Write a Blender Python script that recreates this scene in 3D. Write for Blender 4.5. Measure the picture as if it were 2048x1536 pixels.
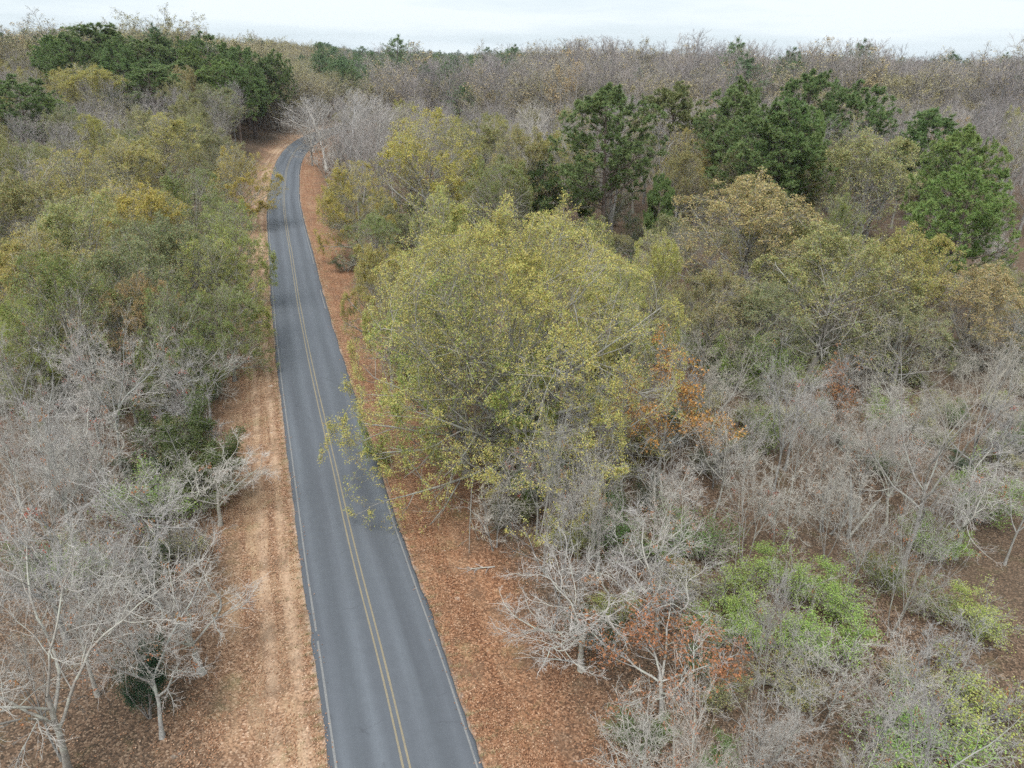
import bpy, math, random
import numpy as np

R = math.radians
for o in list(bpy.data.objects):
    bpy.data.objects.remove(o)
scene = bpy.context.scene
COL = scene.collection

# ------------------------------------------------------------------ camera
CAM_H = 27.4
cam = bpy.data.cameras.new('camera')
cam.sensor_width = 36.0
cam.lens = 36.0 * 1470.0 / 2048.0
cam.clip_start = 0.5
cam.clip_end = 6000.0
camo = bpy.data.objects.new('camera', cam)
COL.objects.link(camo)
from mathutils import Matrix, Vector
camo.matrix_world = (Matrix.Translation((0, 0, CAM_H)) @ Matrix.Rotation(R(90 - 24.3), 4, 'X')
                     @ Matrix.Rotation(R(1.15), 4, 'Z'))
scene.camera = camo

# ------------------------------------------------------------------ sky, sun, exposure
SUN_EL, SUN_AZ = 60.0, 205.0          # degrees; azimuth clockwise from +Y
world = bpy.data.worlds.new('World')
scene.world = world
world.use_nodes = True
wt = world.node_tree
wt.nodes.clear()


def wn(t, **kw):
    n = wt.nodes.new(t)
    for k, v in kw.items():
        setattr(n, k, v)
    return n


w_out = wn('ShaderNodeOutputWorld')
w_mix = wn('ShaderNodeMixShader')
w_sky = wn('ShaderNodeTexSky', sky_type='NISHITA')
w_sky.sun_disc = False
w_sky.sun_elevation = R(SUN_EL)
w_sky.sun_rotation = R(SUN_AZ)
w_bg1 = wn('ShaderNodeBackground')
w_bg1.inputs['Strength'].default_value = 0.06
w_bg2 = wn('ShaderNodeBackground')
w_bg2.inputs['Strength'].default_value = 0.40
w_tc = wn('ShaderNodeTexCoord')
w_map = wn('ShaderNodeMapping')
w_map.inputs['Scale'].default_value = (1.1, 1.1, 11.0)
w_no = wn('ShaderNodeTexNoise')
w_no.inputs['Scale'].default_value = 1.7
w_no.inputs['Detail'].default_value = 5.0
w_no.inputs['Roughness'].default_value = 0.55
w_r1 = wn('ShaderNodeValToRGB')       # cloud body: pale blue-grey bellies to near white
w_r1.color_ramp.elements[0].position = 0.36
w_r1.color_ramp.elements[0].color = (0.64, 0.75, 0.82, 1)
w_r1.color_ramp.elements[1].position = 0.56
w_r1.color_ramp.elements[1].color = (0.84, 0.915, 0.955, 1)
w_r2 = wn('ShaderNodeValToRGB')       # cloud cover: nearly closed everywhere
w_r2.color_ramp.elements[0].position = 0.30
w_r2.color_ramp.elements[0].color = (0.80, 0.80, 0.80, 1)
w_r2.color_ramp.elements[1].position = 0.50
w_r2.color_ramp.elements[1].color = (1, 1, 1, 1)
L = wt.links.new
L(w_tc.outputs['Generated'], w_map.inputs['Vector'])
L(w_map.outputs['Vector'], w_no.inputs['Vector'])
L(w_no.outputs['Fac'], w_r1.inputs['Fac'])
L(w_no.outputs['Fac'], w_r2.inputs['Fac'])
L(w_sky.outputs['Color'], w_bg1.inputs['Color'])
L(w_r1.outputs['Color'], w_bg2.inputs['Color'])
L(w_r2.outputs['Color'], w_mix.inputs['Fac'])
L(w_bg1.outputs['Background'], w_mix.inputs[1])
L(w_bg2.outputs['Background'], w_mix.inputs[2])
L(w_mix.outputs['Shader'], w_out.inputs['Surface'])

sun = bpy.data.lights.new('sun', 'SUN')
sun.energy = 1.5
sun.angle = R(42)
sun.color = (1.0, 0.975, 0.94)
suno = bpy.data.objects.new('sun', sun)
COL.objects.link(suno)
_sd = Vector((math.sin(R(SUN_AZ)) * math.cos(R(SUN_EL)), math.cos(R(SUN_AZ)) * math.cos(R(SUN_EL)), math.sin(R(SUN_EL))))
suno.rotation_euler = _sd.to_track_quat('Z', 'Y').to_euler()
suno.location = (0, 0, 120)

vs = scene.view_settings
vs.view_transform = 'Standard'
vs.look = 'None'
vs.gamma = 1.0
vs.exposure = 1.5
vs.use_curve_mapping = False
scene.render.engine = 'CYCLES'
cy = scene.cycles
cy.max_bounces = 3
cy.diffuse_bounces = 2
cy.glossy_bounces = 1
cy.transmission_bounces = 2
cy.transparent_max_bounces = 4
cy.volume_bounces = 0
cy.caustics_reflective = False
cy.caustics_refractive = False
cy.sample_clamp_indirect = 4.0
cy.use_denoising = False
cy.use_adaptive_sampling = True
cy.adaptive_threshold = 0.028
cy.adaptive_min_samples = 48

# ------------------------------------------------------------------ helpers
def tag(o, label=None, cat=None, group=None, kind=None):
    if label: o['label'] = label
    if cat: o['category'] = cat
    if group: o['group'] = group
    if kind: o['kind'] = kind
    return o


class NT:
    """tiny node-tree builder"""
    def __init__(self, name, rough=0.8):
        self.m = bpy.data.materials.new(name)
        self.m.use_nodes = True
        self.t = self.m.node_tree
        self.b = self.t.nodes['Principled BSDF']
        self.b.inputs['Roughness'].default_value = rough
        self.b.inputs['Specular IOR Level'].default_value = 0.25

    def n(self, ty, ins=None, **kw):
        nd = self.t.nodes.new(ty)
        for k, v in kw.items():
            setattr(nd, k, v)
        for k, v in (ins or {}).items():
            self.set(nd, k, v)
        return nd

    def set(self, nd, k, v):
        s = nd.inputs[k]
        if isinstance(v, bpy.types.NodeSocket):
            self.t.links.new(v, s)
        else:
            s.default_value = v

    def noise(self, vec, scale, detail=4, rough=0.6, out='Fac', dist=0.0):
        nd = self.n('ShaderNodeTexNoise', {'Scale': scale, 'Detail': detail, 'Roughness': rough, 'Distortion': dist})
        if vec is not None: self.set(nd, 'Vector', vec)
        return nd.outputs[out]

    def ramp(self, fac, stops):
        nd = self.n('ShaderNodeValToRGB')
        self.set(nd, 'Fac', fac)
        e = nd.color_ramp.elements
        while len(e) < len(stops): e.new(0.5)
        for el, (p, c) in zip(e, stops):
            el.position = p
            el.color = (c, c, c, 1) if isinstance(c, (int, float)) else (*c, 1)
        return nd.outputs['Color']

    def mix(self, fac, a, b, mode='MIX'):
        nd = self.n('ShaderNodeMix', data_type='RGBA', blend_type=mode)
        self.set(nd, 0, fac)
        for i, c in ((6, a), (7, b)):
            if isinstance(c, tuple): c = (*c[:3], 1)
            self.set(nd, i, c)
        return nd.outputs[2]

    def math(self, op, a, b=None, clamp=False):
        nd = self.n('ShaderNodeMath', operation=op, use_clamp=clamp)
        self.set(nd, 0, a)
        if b is not None: self.set(nd, 1, b)
        return nd.outputs[0]

    def attr(self, name, out='Fac'):
        return self.n('ShaderNodeAttribute', attribute_name=name).outputs[out]

    def base(self, c):
        self.set(self.b, 'Base Color', c)

    def bump(self, h, strength, dist=0.1):
        nd = self.n('ShaderNodeBump', {'Strength': strength, 'Distance': dist, 'Height': h})
        self.t.links.new(nd.outputs['Normal'], self.b.inputs['Normal'])


def np_mesh(name, V, Q=None, T=None, mats=(), fattr=None, pattr=None, smooth=False, mat_idx=None, uv=None):
    """mesh from numpy: V (n,3), Q (m,4) quads, T (k,3) triangles"""
    me = bpy.data.meshes.new(name)
    V = np.asarray(V, np.float32)
    nq = 0 if Q is None else len(Q)
    nt = 0 if T is None else len(T)
    me.vertices.add(len(V))
    me.vertices.foreach_set('co', V.ravel())
    loops = []
    if nq: loops.append(np.asarray(Q, np.int32).ravel())
    if nt: loops.append(np.asarray(T, np.int32).ravel())
    loops = np.concatenate(loops)
    me.loops.add(len(loops))
    me.loops.foreach_set('vertex_index', loops)
    me.polygons.add(nq + nt)
    ls = np.concatenate([np.arange(nq, dtype=np.int32) * 4, nq * 4 + np.arange(nt, dtype=np.int32) * 3])
    me.polygons.foreach_set('loop_start', ls.astype(np.int32))
    if mat_idx is not None:
        me.polygons.foreach_set('material_index', np.asarray(mat_idx, np.int32))
    if smooth:
        me.polygons.foreach_set('use_smooth', np.ones(nq + nt, bool))
    for d, dom in ((fattr, 'FACE'), (pattr, 'POINT')):
        for k, a in (d or {}).items():
            at = me.attributes.new(k, 'FLOAT', dom)
            at.data.foreach_set('value', np.asarray(a, np.float32).ravel())
    for m in mats: me.materials.append(m)
    me.update(calc_edges=True)
    return me


def link(name, data, parent=None, color=None):
    o = bpy.data.objects.new(name, data)
    COL.objects.link(o)
    if parent is not None: o.parent = parent
    if color is not None: o.color = (*color, 1)
    return o


# ------------------------------------------------------------------ terrain and road line
ROAD = np.array([(-0.6, 11.0), (-2.6, 17.0), (-4.4, 22.3), (-6.4, 28.0), (-9.4, 36.2), (-13.5, 48.0), (-17.2, 58.6),
                 (-20.4, 67.9), (-25.7, 83.8), (-32.4, 104.6), (-38.8, 124.3), (-45.7, 146.6), (-52.3, 170.6),
                 (-56.2, 185.7), (-60.0, 203.4), (-62.8, 222.0), (-64.3, 243.0), (-64.6, 268.0), (-63.0, 300.0),
                 (-59.0, 340.0)])


def catmull(P, step=1.0):
    out = []
    for i in range(len(P) - 1):
        p0, p1, p2, p3 = P[max(i - 1, 0)], P[i], P[i + 1], P[min(i + 2, len(P) - 1)]
        n = max(2, int(np.linalg.norm(p2 - p1) / step))
        for k in range(n):
            t = k / n
            out.append(0.5 * (2 * p1 + (p2 - p0) * t + (2 * p0 - 5 * p1 + 4 * p2 - p3) * t * t + (3 * p1 - p0 - 3 * p2 + p3) * t ** 3))
    out.append(P[-1])
    return np.array(out)


RC = catmull(ROAD, 0.25)
for _ in range(80):                       # ease the measured bends out
    RC[1:-1] = 0.25 * RC[:-2] + 0.5 * RC[1:-1] + 0.25 * RC[2:]
RC = RC[::3]
RS = np.concatenate([[0], np.cumsum(np.linalg.norm(np.diff(RC, axis=0), axis=1))])
RT = np.gradient(RC, axis=0)
RT /= np.linalg.norm(RT, axis=1)[:, None]
RN = np.stack([RT[:, 1], -RT[:, 0]], 1)   # to the right of travel


def road_coords(x, y):
    """signed distance to the centreline (right +) and distance along it"""
    x = np.asarray(x, float).ravel(); y = np.asarray(y, float).ravel()
    d = np.empty(len(x)); s = np.empty(len(x))
    sub = RC[::4]
    for a in range(0, len(x), 4000):
        X = np.stack([x[a:a + 4000], y[a:a + 4000]], 1)
        D = ((X[:, None, :] - sub[None]) ** 2).sum(2)
        j = D.argmin(1) * 4
        v = X - RC[j]
        d[a:a + 4000] = (v * RN[j]).sum(1)
        # beyond the ends of the line the plain distance is what counts
        al = (v * RT[j]).sum(1)
        far = np.abs(al) > 3.0
        dd = np.sqrt((v ** 2).sum(1)) * np.where(d[a:a + 4000] < 0, -1, 1)
        d[a:a + 4000] = np.where(far, dd, d[a:a + 4000])
        s[a:a + 4000] = RS[j] + al
    return d, s


def sstep(a, b, x):
    t = np.clip((x - a) / (b - a), 0, 1)
    return t * t * (3 - 2 * t)


def hills(x, y):
    x = np.asarray(x, float); y = np.asarray(y, float)
    z = 9.5 * sstep(0, 70, -x - 0.20 * y + 5) * sstep(140, 300, y) * (1 - 0.7 * sstep(0, 150, -x - 0.42 * y - 20))          # wooded rise left of the bend
    z = z + 3.0 * sstep(0, 45, -x - 0.315 * y + 4) * sstep(120, 190, y) * (1 - sstep(240, 330, y))
    z = z + 1.1 * np.sin(x * 0.021 + 1.3) * np.sin(y * 0.017 + 0.4) * sstep(60, 200, y)
    z = z - 2.5 * sstep(500, 1400, y)
    return z


def ground_z(x, y, d=None):
    x = np.asarray(x, float); y = np.asarray(y, float)
    if d is None:
        d, _ = road_coords(x, y)
        d = d.reshape(x.shape)
    ad = np.abs(d)
    w = sstep(4.0, 16.0, ad)
    base = hills(x, y)
    bump = (0.16 * np.sin(x * 0.41 + 0.7 * np.sin(y * 0.23)) * np.sin(y * 0.37 + 1.1)
            + 0.10 * np.sin(x * 0.93 + 2.0) * np.sin(y * 0.81 + x * 0.3))
    ditch = -0.28 * np.exp(-((ad - 6.8) / 1.6) ** 2)
    return base + w * bump + ditch - 0.05

# ------------------------------------------------------------------ materials of the woods
def bark_mat(name, c1, c2, scale=6.0, lichen=None):
    k = NT(name, 0.9)
    tc = k.n('ShaderNodeTexCoord').outputs['Object']
    f = k.noise(tc, scale, 5, 0.65)
    c = k.ramp(f, [(0.3, c1), (0.68, c2)])
    if lichen:
        c = k.mix(k.ramp(k.noise(tc, 1.3, 3, 0.6), [(0.48, 0.0), (0.62, 0.75)]), c, lichen)
    rnd = k.n('ShaderNodeObjectInfo').outputs['Random']
    c = k.mix(1.0, c, k.ramp(rnd, [(0.0, (0.80, 0.80, 0.83)), (1.0, (1.12, 1.08, 1.02))]), 'MULTIPLY')
    k.base(c)
    return k.m


def leaf_mat(name, vary=0.35, brown=(0.33, 0.19, 0.075), brown_at=0.86, gloss=0.45, trans=0.35):
    """tint comes from the object colour of each tree; every leaf differs a little"""
    k = NT(name, gloss)
    col = k.n('ShaderNodeObjectInfo').outputs['Color']
    r = k.attr('rnd')
    c = k.mix(1.0, col, k.ramp(r, [(0.0, (1 - vary * 1.3, 1 - vary * 0.7, 1 - vary)), (0.35, (0.92, 1.0, 0.92)), (0.7, (1.06, 1.02, 1.0)), (1.0, (1 + vary, 1 + vary * 0.75, 1 + vary * 0.5))]), 'MULTIPLY')
    r2 = k.math('FRACT', k.math('MULTIPLY', r, 37.31))
    c = k.mix(k.ramp(r2, [(brown_at, 0.0), (min(brown_at + 0.02, 1.0), 0.85)]), c, brown)
    k.base(c)
    tr = k.n('ShaderNodeBsdfTranslucent')
    k.set(tr, 'Color', c)
    ms = k.n('ShaderNodeMixShader', {'Fac': trans})
    k.t.links.new(k.b.outputs[0], ms.inputs[1])
    k.t.links.new(tr.outputs[0], ms.inputs[2])
    k.t.links.new(ms.outputs[0], k.t.nodes['Material Output'].inputs['Surface'])
    return k.m


M = {}
M['oak_bark'] = bark_mat('oak_bark', (0.20, 0.185, 0.165), (0.40, 0.385, 0.35), 5, (0.36, 0.38, 0.33))
M['oak_twig'] = bark_mat('oak_twig', (0.27, 0.255, 0.205), (0.45, 0.43, 0.355), 2)
M['pale_bark'] = bark_mat('pale_bark', (0.20, 0.192, 0.18), (0.46, 0.45, 0.42), 5, (0.40, 0.43, 0.37))
M['pale_twig'] = bark_mat('pale_twig', (0.33, 0.315, 0.295), (0.56, 0.54, 0.515), 2)
M['grey_bark'] = bark_mat('grey_bark', (0.17, 0.157, 0.148), (0.36, 0.345, 0.325), 4, (0.33, 0.35, 0.31))
M['grey_twig'] = bark_mat('grey_twig', (0.255, 0.24, 0.21), (0.43, 0.41, 0.365), 2)
M['red_twig'] = bark_mat('red_twig', (0.26, 0.235, 0.228), (0.43, 0.395, 0.385), 2)
M['ash_bark'] = bark_mat('ash_bark', (0.17, 0.16, 0.15), (0.35, 0.34, 0.32), 4, (0.38, 0.40, 0.36))
M['ash_twig'] = bark_mat('ash_twig', (0.335, 0.325, 0.30), (0.555, 0.54, 0.505), 2)
M['white_bark'] = bark_mat('white_bark', (0.40, 0.385, 0.36), (0.66, 0.64, 0.60), 3)
M['pine_bark'] = bark_mat('pine_bark', (0.075, 0.06, 0.052), (0.20, 0.155, 0.13), 7)
M['leaf'] = leaf_mat('oak_leaf', 0.38, (0.30, 0.19, 0.08), 0.87)
M['needle'] = leaf_mat('pine_needle', 0.32, (0.20, 0.13, 0.05), 0.965, 0.5, 0.2)
M['glossy_leaf'] = leaf_mat('evergreen_leaf', 0.3, (0.10, 0.12, 0.04), 0.95, 0.35, 0.25)
M['rust_leaf'] = leaf_mat('rust_leaf', 0.35, (0.20, 0.10, 0.05), 0.8, 0.6, 0.3)


# ------------------------------------------------------------------ tree growing (all numpy, one pass per branch order)
def unit(v):
    return v / np.maximum(np.linalg.norm(v, axis=-1, keepdims=True), 1e-9)


def march(rng, p0, d0, Ln, S, wig, up, out=None):
    n = len(p0)
    P = np.empty((n, S + 1, 3))
    P[:, 0] = p0
    d = unit(d0)
    for i in range(S):
        d = d + rng.normal(0, wig, (n, 3))
        d[:, 2] += up if np.isscalar(up) else up[:, 0]
        if out is not None:
            o = P[:, i].copy(); o[:, 2] = 0
            d += out * unit(o)
        d = unit(d)
        P[:, i + 1] = P[:, i] + d * (Ln / S)[:, None]
    return P


def spawn(rng, par, n, t0, t1, ang, sd, lr, S, wig, up, rr, rtip, shape=None, leader=True, out=None, lmin=0.0):
    """children of every branch in par = (P, Rad, Len)"""
    P, Rd, Ln = par
    N, S1 = P.shape[0], P.shape[1] - 1
    idx = np.repeat(np.arange(N), n)
    kk = np.tile(np.arange(n), N)
    t = t0 + (t1 - t0) * (kk + rng.uniform(0.0, 1.0, N * n)) / n
    if leader:
        t = np.where(kk == n - 1, 1.0, t)
    f = np.clip(t, 0, 0.99999) * S1
    i = f.astype(int)
    fr = (f - i)[:, None]
    p0 = P[idx, i] * (1 - fr) + P[idx, i + 1] * fr
    tan = unit(P[idx, i + 1] - P[idx, i])
    r0 = Rd[idx, i] * (1 - fr[:, 0]) + Rd[idx, i + 1] * fr[:, 0]
    ref = np.where(np.abs(tan[:, 2:3]) > 0.9, np.array([[1., 0, 0]]), np.array([[0, 0, 1.]]))
    a = unit(np.cross(tan, ref)); b = np.cross(tan, a)
    az = kk * 2.39996 + np.repeat(rng.uniform(0, 6.283, N), n) + rng.normal(0, 0.35, N * n)
    an = np.clip(rng.normal(ang(t) if callable(ang) else ang, sd, N * n), 0.08, 1.9)
    if leader:
        an = np.where(kk == n - 1, an * 0.35, an)
    d = np.cos(an)[:, None] * tan + np.sin(an)[:, None] * (np.cos(az)[:, None] * a + np.sin(az)[:, None] * b)
    sh = shape(t) if shape is not None else (1.15 - 0.55 * t)
    L2 = Ln[idx] * lr * sh * rng.uniform(0.7, 1.25, N * n)
    keep = L2 > lmin
    p0, d, L2, r0 = p0[keep], d[keep], L2[keep], r0[keep]
    C = march(rng, p0, d, L2, S, wig, up, out)
    rb = np.maximum(r0 * rr * rng.uniform(0.8, 1.1, len(r0)), rtip * 1.3)
    tt = np.linspace(0, 1, S + 1)[None]
    Rc = rb[:, None] * (1 - tt) ** 0.8 + rtip * tt ** 0.5
    Rc = np.maximum(Rc, rtip * 0.7)
    return C, Rc, L2


def tubes(levels, sides):
    """quads for a list of branch arrays"""
    VV, QQ, off = [], [], 0
    for (P, Rd, _), k in zip(levels, sides):
        N, S1 = P.shape[0], P.shape[1]
        if N == 0: continue
        T = unit(np.gradient(P, axis=1))
        mt = unit(P[:, -1] - P[:, 0])[:, None, :]
        ref = np.where(np.abs(mt[..., 2:3]) > 0.75, np.array([1., 0.1, 0]), np.array([0.05, 0, 1.]))
        A = unit(np.cross(T, ref)); B = np.cross(T, A)
        th = np.arange(k) * 2 * math.pi / k
        V = (P[:, :, None, :] + Rd[:, :, None, None] * (np.cos(th)[None, None, :, None] * A[:, :, None, :]
                                                       + np.sin(th)[None, None, :, None] * B[:, :, None, :]))
        VV.append(V.reshape(-1, 3))
        n_i, s_i, k_i = np.meshgrid(np.arange(N), np.arange(S1 - 1), np.arange(k), indexing='ij')
        base = off + (n_i * S1 + s_i) * k
        k2 = (k_i + 1) % k
        q = np.stack([base + k_i, base + k2, base + k + k2, base + k + k_i], -1).reshape(-1, 4)
        QQ.append(q)
        off += N * S1 * k
    return np.concatenate(VV), np.concatenate(QQ)


def leaf_quads(rng, C, ln, wd, droop=0.0, flat=0.6):
    """one bent diamond per centre C (n,3)"""
    n = len(C)
    d = unit(rng.normal(0, 1, (n, 3)) + np.array([0, 0, -droop]))
    nrm = unit(rng.normal(0, 1, (n, 3)) + np.array([0, 0, flat * 1.5]))
    s = unit(np.cross(d, nrm))
    nrm = np.cross(s, d)
    l = (ln * rng.uniform(0.7, 1.3, n))[:, None]
    w = (wd * rng.uniform(0.75, 1.25, n))[:, None]
    V = np.stack([C, C + d * l * 0.5 + s * w * 0.5 + nrm * w * 0.18, C + d * l, C + d * l * 0.5 - s * w * 0.5 + nrm * w * 0.18], 1)
    return V.reshape(-1, 3), np.arange(n * 4).reshape(-1, 4)


def pts_on(rng, lev, n, t0=0.15, spread=0.08, weight=None):
    P = lev[0]
    i = rng.integers(0, len(P), n) if weight is None else rng.choice(len(P), n, p=weight / weight.sum())
    S1 = P.shape[1] - 1
    f = rng.uniform(t0, 1, n) * S1 * 0.9999
    j = f.astype(int); fr = (f - j)[:, None]
    return P[i, j] * (1 - fr) + P[i, j + 1] * fr + rng.normal(0, spread, (n, 3))


def dome(rng, levs, a, zc, b, soft=0.18, low=1.0, bumps=0.07):
    """rein the boughs in to a rounded, lobed outline"""
    ph = rng.uniform(0, 6.283, 4)
    for P, _, _ in levs:
        x, y, z = P[..., 0], P[..., 1], P[..., 2] - zc
        bb = np.where(z > 0, b, b * 3.0 * low)
        th = np.arctan2(y, x)
        rho = np.sqrt((x * x + y * y) / (a * a) + (z / bb) ** 2) + 1e-6
        lim = 1 + bumps * (np.sin(3 * th + ph[0] + 2 * z / b) + np.sin(5 * th + ph[1] - 3 * z / b)) + bumps * 0.6 * np.sin(9 * th + ph[2] + 5 * z / b)
        k = np.where(rho > lim, (lim + soft * (rho - lim)) / rho, 1.0)
        P[..., 0] *= k; P[..., 1] *= k; P[..., 2] = zc + z * k


PROTO = {}


def store(key, h, wood, twig, leaves, wmat, tmat, lmat, rng):
    """wood, twig: (levels, sides); leaves: (V, Q)"""
    e = {'h': h}
    V, Q = tubes(*wood)
    e['trunk'] = np_mesh(key + '_trunk', V, Q, mats=[M[wmat]], smooth=True)
    tot = len(Q) * 2
    ext = V
    if twig is not None:
        V, Q = tubes(*twig)
        e['crown'] = np_mesh(key + '_crown', V, Q, mats=[M[tmat]], smooth=True)
        tot += len(Q) * 2
        ext = V
    if leaves is not None:
        V, Q = leaves[:2]
        if Q.shape[1] == 4:
            e['foliage'] = np_mesh(key + '_foliage', V, Q, mats=[M[lmat]], fattr={'rnd': rng.uniform(0, 1, len(Q))})
            tot += len(Q) * 2
        else:
            e['foliage'] = np_mesh(key + '_foliage', V, T=Q, mats=[M[lmat]], fattr={'rnd': leaves[2]})
            tot += len(Q)
    r = np.sqrt(ext[:, 0] ** 2 + ext[:, 1] ** 2)
    e['rad'] = float(np.percentile(r, 97))
    e['top'] = float(max(ext[:, 2].max(), 1))
    e['tris'] = tot
    PROTO[key] = e


def patch_weight(rng, lev, scale, lo=0.15):
    """some boughs keep more leaves than others"""
    c = lev[0][:, -1]
    k = rng.normal(0, 1.0 / scale, (6, 3)); ph = rng.uniform(0, 6.28, 6)
    s = np.sin(c @ k.T + ph).sum(1) / 2.2
    w = np.clip(0.55 + 0.6 * s, lo, 1.6)
    return w


def leafy_oak(key, seed, h=17.0, rad=7.5, nleaf=26000, ntw=5, leaf=(0.13, 0.065), clear=0.16, wood='oak', limbs=22, top_bias=0.0,
              n2=7, n3=6, lfspread=0.10, skirt=0, bumps=0.08):
    """rounded crown on a leader that carries rising limbs, fine straight twigs"""
    rng = np.random.default_rng(seed)
    S = 10
    tr = march(rng, np.zeros((1, 3)), np.array([[rng.normal(0, .04), rng.normal(0, .04), 1.]]), np.array([h * 0.68]), S, 0.045, 0.06)
    r0 = 0.0165 * h + 0.03
    tt = np.linspace(0, 1, S + 1)
    trk = (tr, (r0 * (1 - tt) ** 0.75 + 0.02 + r0 * 0.5 * np.exp(-tt * 22))[None], np.array([h * 0.68]))
    def shp(t):                                   # limb length against height: dome
        x = (t - clear) / (1 - clear)
        return np.clip(0.86 + 0.80 * x - 0.92 * x * x, 0.24, 2)
    l1 = spawn(rng, trk, limbs, clear, 1.0, lambda t: 1.32 - 0.80 * t, 0.17, rad / (h * 0.68) * 1.08, 7, 0.09, 0.035, 0.52, 0.02, shape=shp, leader=True)
    if skirt:                                     # long low boughs that sag outward
        sk = spawn(rng, trk, skirt, clear * 0.9, 0.40, 1.40, 0.1, rad / (h * 0.68) * 1.12, 7, 0.08, -0.012, 0.40, 0.02, shape=lambda t: 1.0 + 0 * t, leader=False)
        l1 = tuple(np.concatenate([p, q]) for p, q in zip(l1, sk))
    l2 = spawn(rng, l1, n2, 0.22, 1.0, 0.74, 0.2, 0.50, 5, 0.12, 0.045, 0.55, 0.011)
    l3 = spawn(rng, l2, n3, 0.18, 1.0, 0.68, 0.2, 0.52, 3, 0.13, 0.035, 0.55, 0.007)
    l4 = spawn(rng, l3, ntw, 0.15, 1.0, 0.62, 0.2, 0.55, 2, 0.13, 0.015, 0.6, 0.005, lmin=0.12)
    dome(rng, [l1, l2, l3, l4], rad, h * 0.42, h * 0.58, bumps=bumps)
    w = patch_weight(rng, l4, rad * 0.25)
    ee = l4[0][:, -1]
    w = w * (0.25 + (np.hypot(ee[:, 0], ee[:, 1]) / rad) ** 2 + 0.9 * (ee[:, 2] / h) ** 2)
    if top_bias:
        zz = ee[:, 2]
        w = w * np.clip(0.3 + top_bias * (zz - zz.min()) / (zz.max() - zz.min()), 0.05, 3)
    lv = None
    if nleaf:
        per = 3                                   # leaves sit in little sprays
        C = np.repeat(pts_on(rng, l4, nleaf // per, 0.1, lfspread, w), per, 0)
        C = C + rng.normal(0, leaf[0] * 0.55, C.shape)
        lv = leaf_quads(rng, C, leaf[0], leaf[1], 0.3, 0.7)
    store(key, h, ([trk, l1, l2], [10, 6, 4]), ([l3, l4], [3, 3]), lv, wood + '_bark', wood + '_twig', 'leaf', rng)


def bare_tree(key, seed, h=13.0, spread=0.8, wood='pale', forks=5, nleaf=0, leaf=(0.16, 0.1), n=(6, 6, 5, 3), wig=0.17, low=0.55,
              lmat='rust_leaf', stems=1, rt=0.0048, trunk_frac=0.42, clump=14):
    """short trunk that forks into crooked limbs, bare twigs"""
    rng = np.random.default_rng(seed)
    S = 7
    p0 = np.zeros((stems, 3)); d0 = np.tile([[0, 0, 1.]], (stems, 1))
    if stems > 1:
        a = np.arange(stems) * 6.283 / stems + rng.uniform(0, 6)
        p0[:, 0], p0[:, 1] = 0.25 * np.cos(a), 0.25 * np.sin(a)
        d0[:, :2] += 0.35 * np.stack([np.cos(a), np.sin(a)], 1)
    d0[:, :2] += rng.normal(0, 0.08, (stems, 2))
    Ln = h * trunk_frac * rng.uniform(0.9, 1.15, stems)
    tr = march(rng, p0, d0, Ln, S, 0.07, 0.05)
    r0 = (0.0125 * h + 0.02) / math.sqrt(stems)
    tt = np.linspace(0, 1, S + 1)
    trk = (tr, np.repeat((r0 * (1 - 0.42 * tt) + r0 * 0.5 * np.exp(-tt * 16))[None], stems, 0), Ln)
    l1 = spawn(rng, trk, forks, low, 1.0, spread, 0.22, 1.02 / trunk_frac * 0.52, 9, wig * 0.85, 0.05, 0.64, 0.020, shape=lambda t: 0.8 + 0.35 * t)
    l2 = spawn(rng, l1, n[0], 0.22, 1.0, 0.85, 0.28, 0.50, 7, wig * 1.15, 0.05, 0.5, 0.011)
    l3 = spawn(rng, l2, n[1], 0.2, 1.0, 0.8, 0.28, 0.50, 5, wig * 1.2, 0.035, 0.52, 0.007)
    l4 = spawn(rng, l3, n[2], 0.15, 1.0, 0.75, 0.25, 0.52, 3, wig * 1.2, 0.03, 0.6, rt)
    l5 = spawn(rng, l4, n[3], 0.2, 1.0, 0.7, 0.25, 0.6, 2, wig, 0.03, 0.7, rt * 0.85, lmin=0.1)
    lv = None
    if nleaf:                                     # a few tufts of dead leaves still hang on
        ends = l4[0][:, -1]
        cc = ends[rng.integers(0, len(ends), max(1, nleaf // clump))]
        C = np.repeat(cc, clump, 0) + rng.normal(0, 0.16, (len(cc) * clump, 3))
        lv = leaf_quads(rng, C, leaf[0], leaf[1], 0.8, 0.2)
    store(key, h, ([trk, l1, l2], [9, 7, 5]), ([l3, l4, l5], [4, 3, 3]), lv, wood + '_bark', wood + '_twig', lmat, rng)


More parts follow.
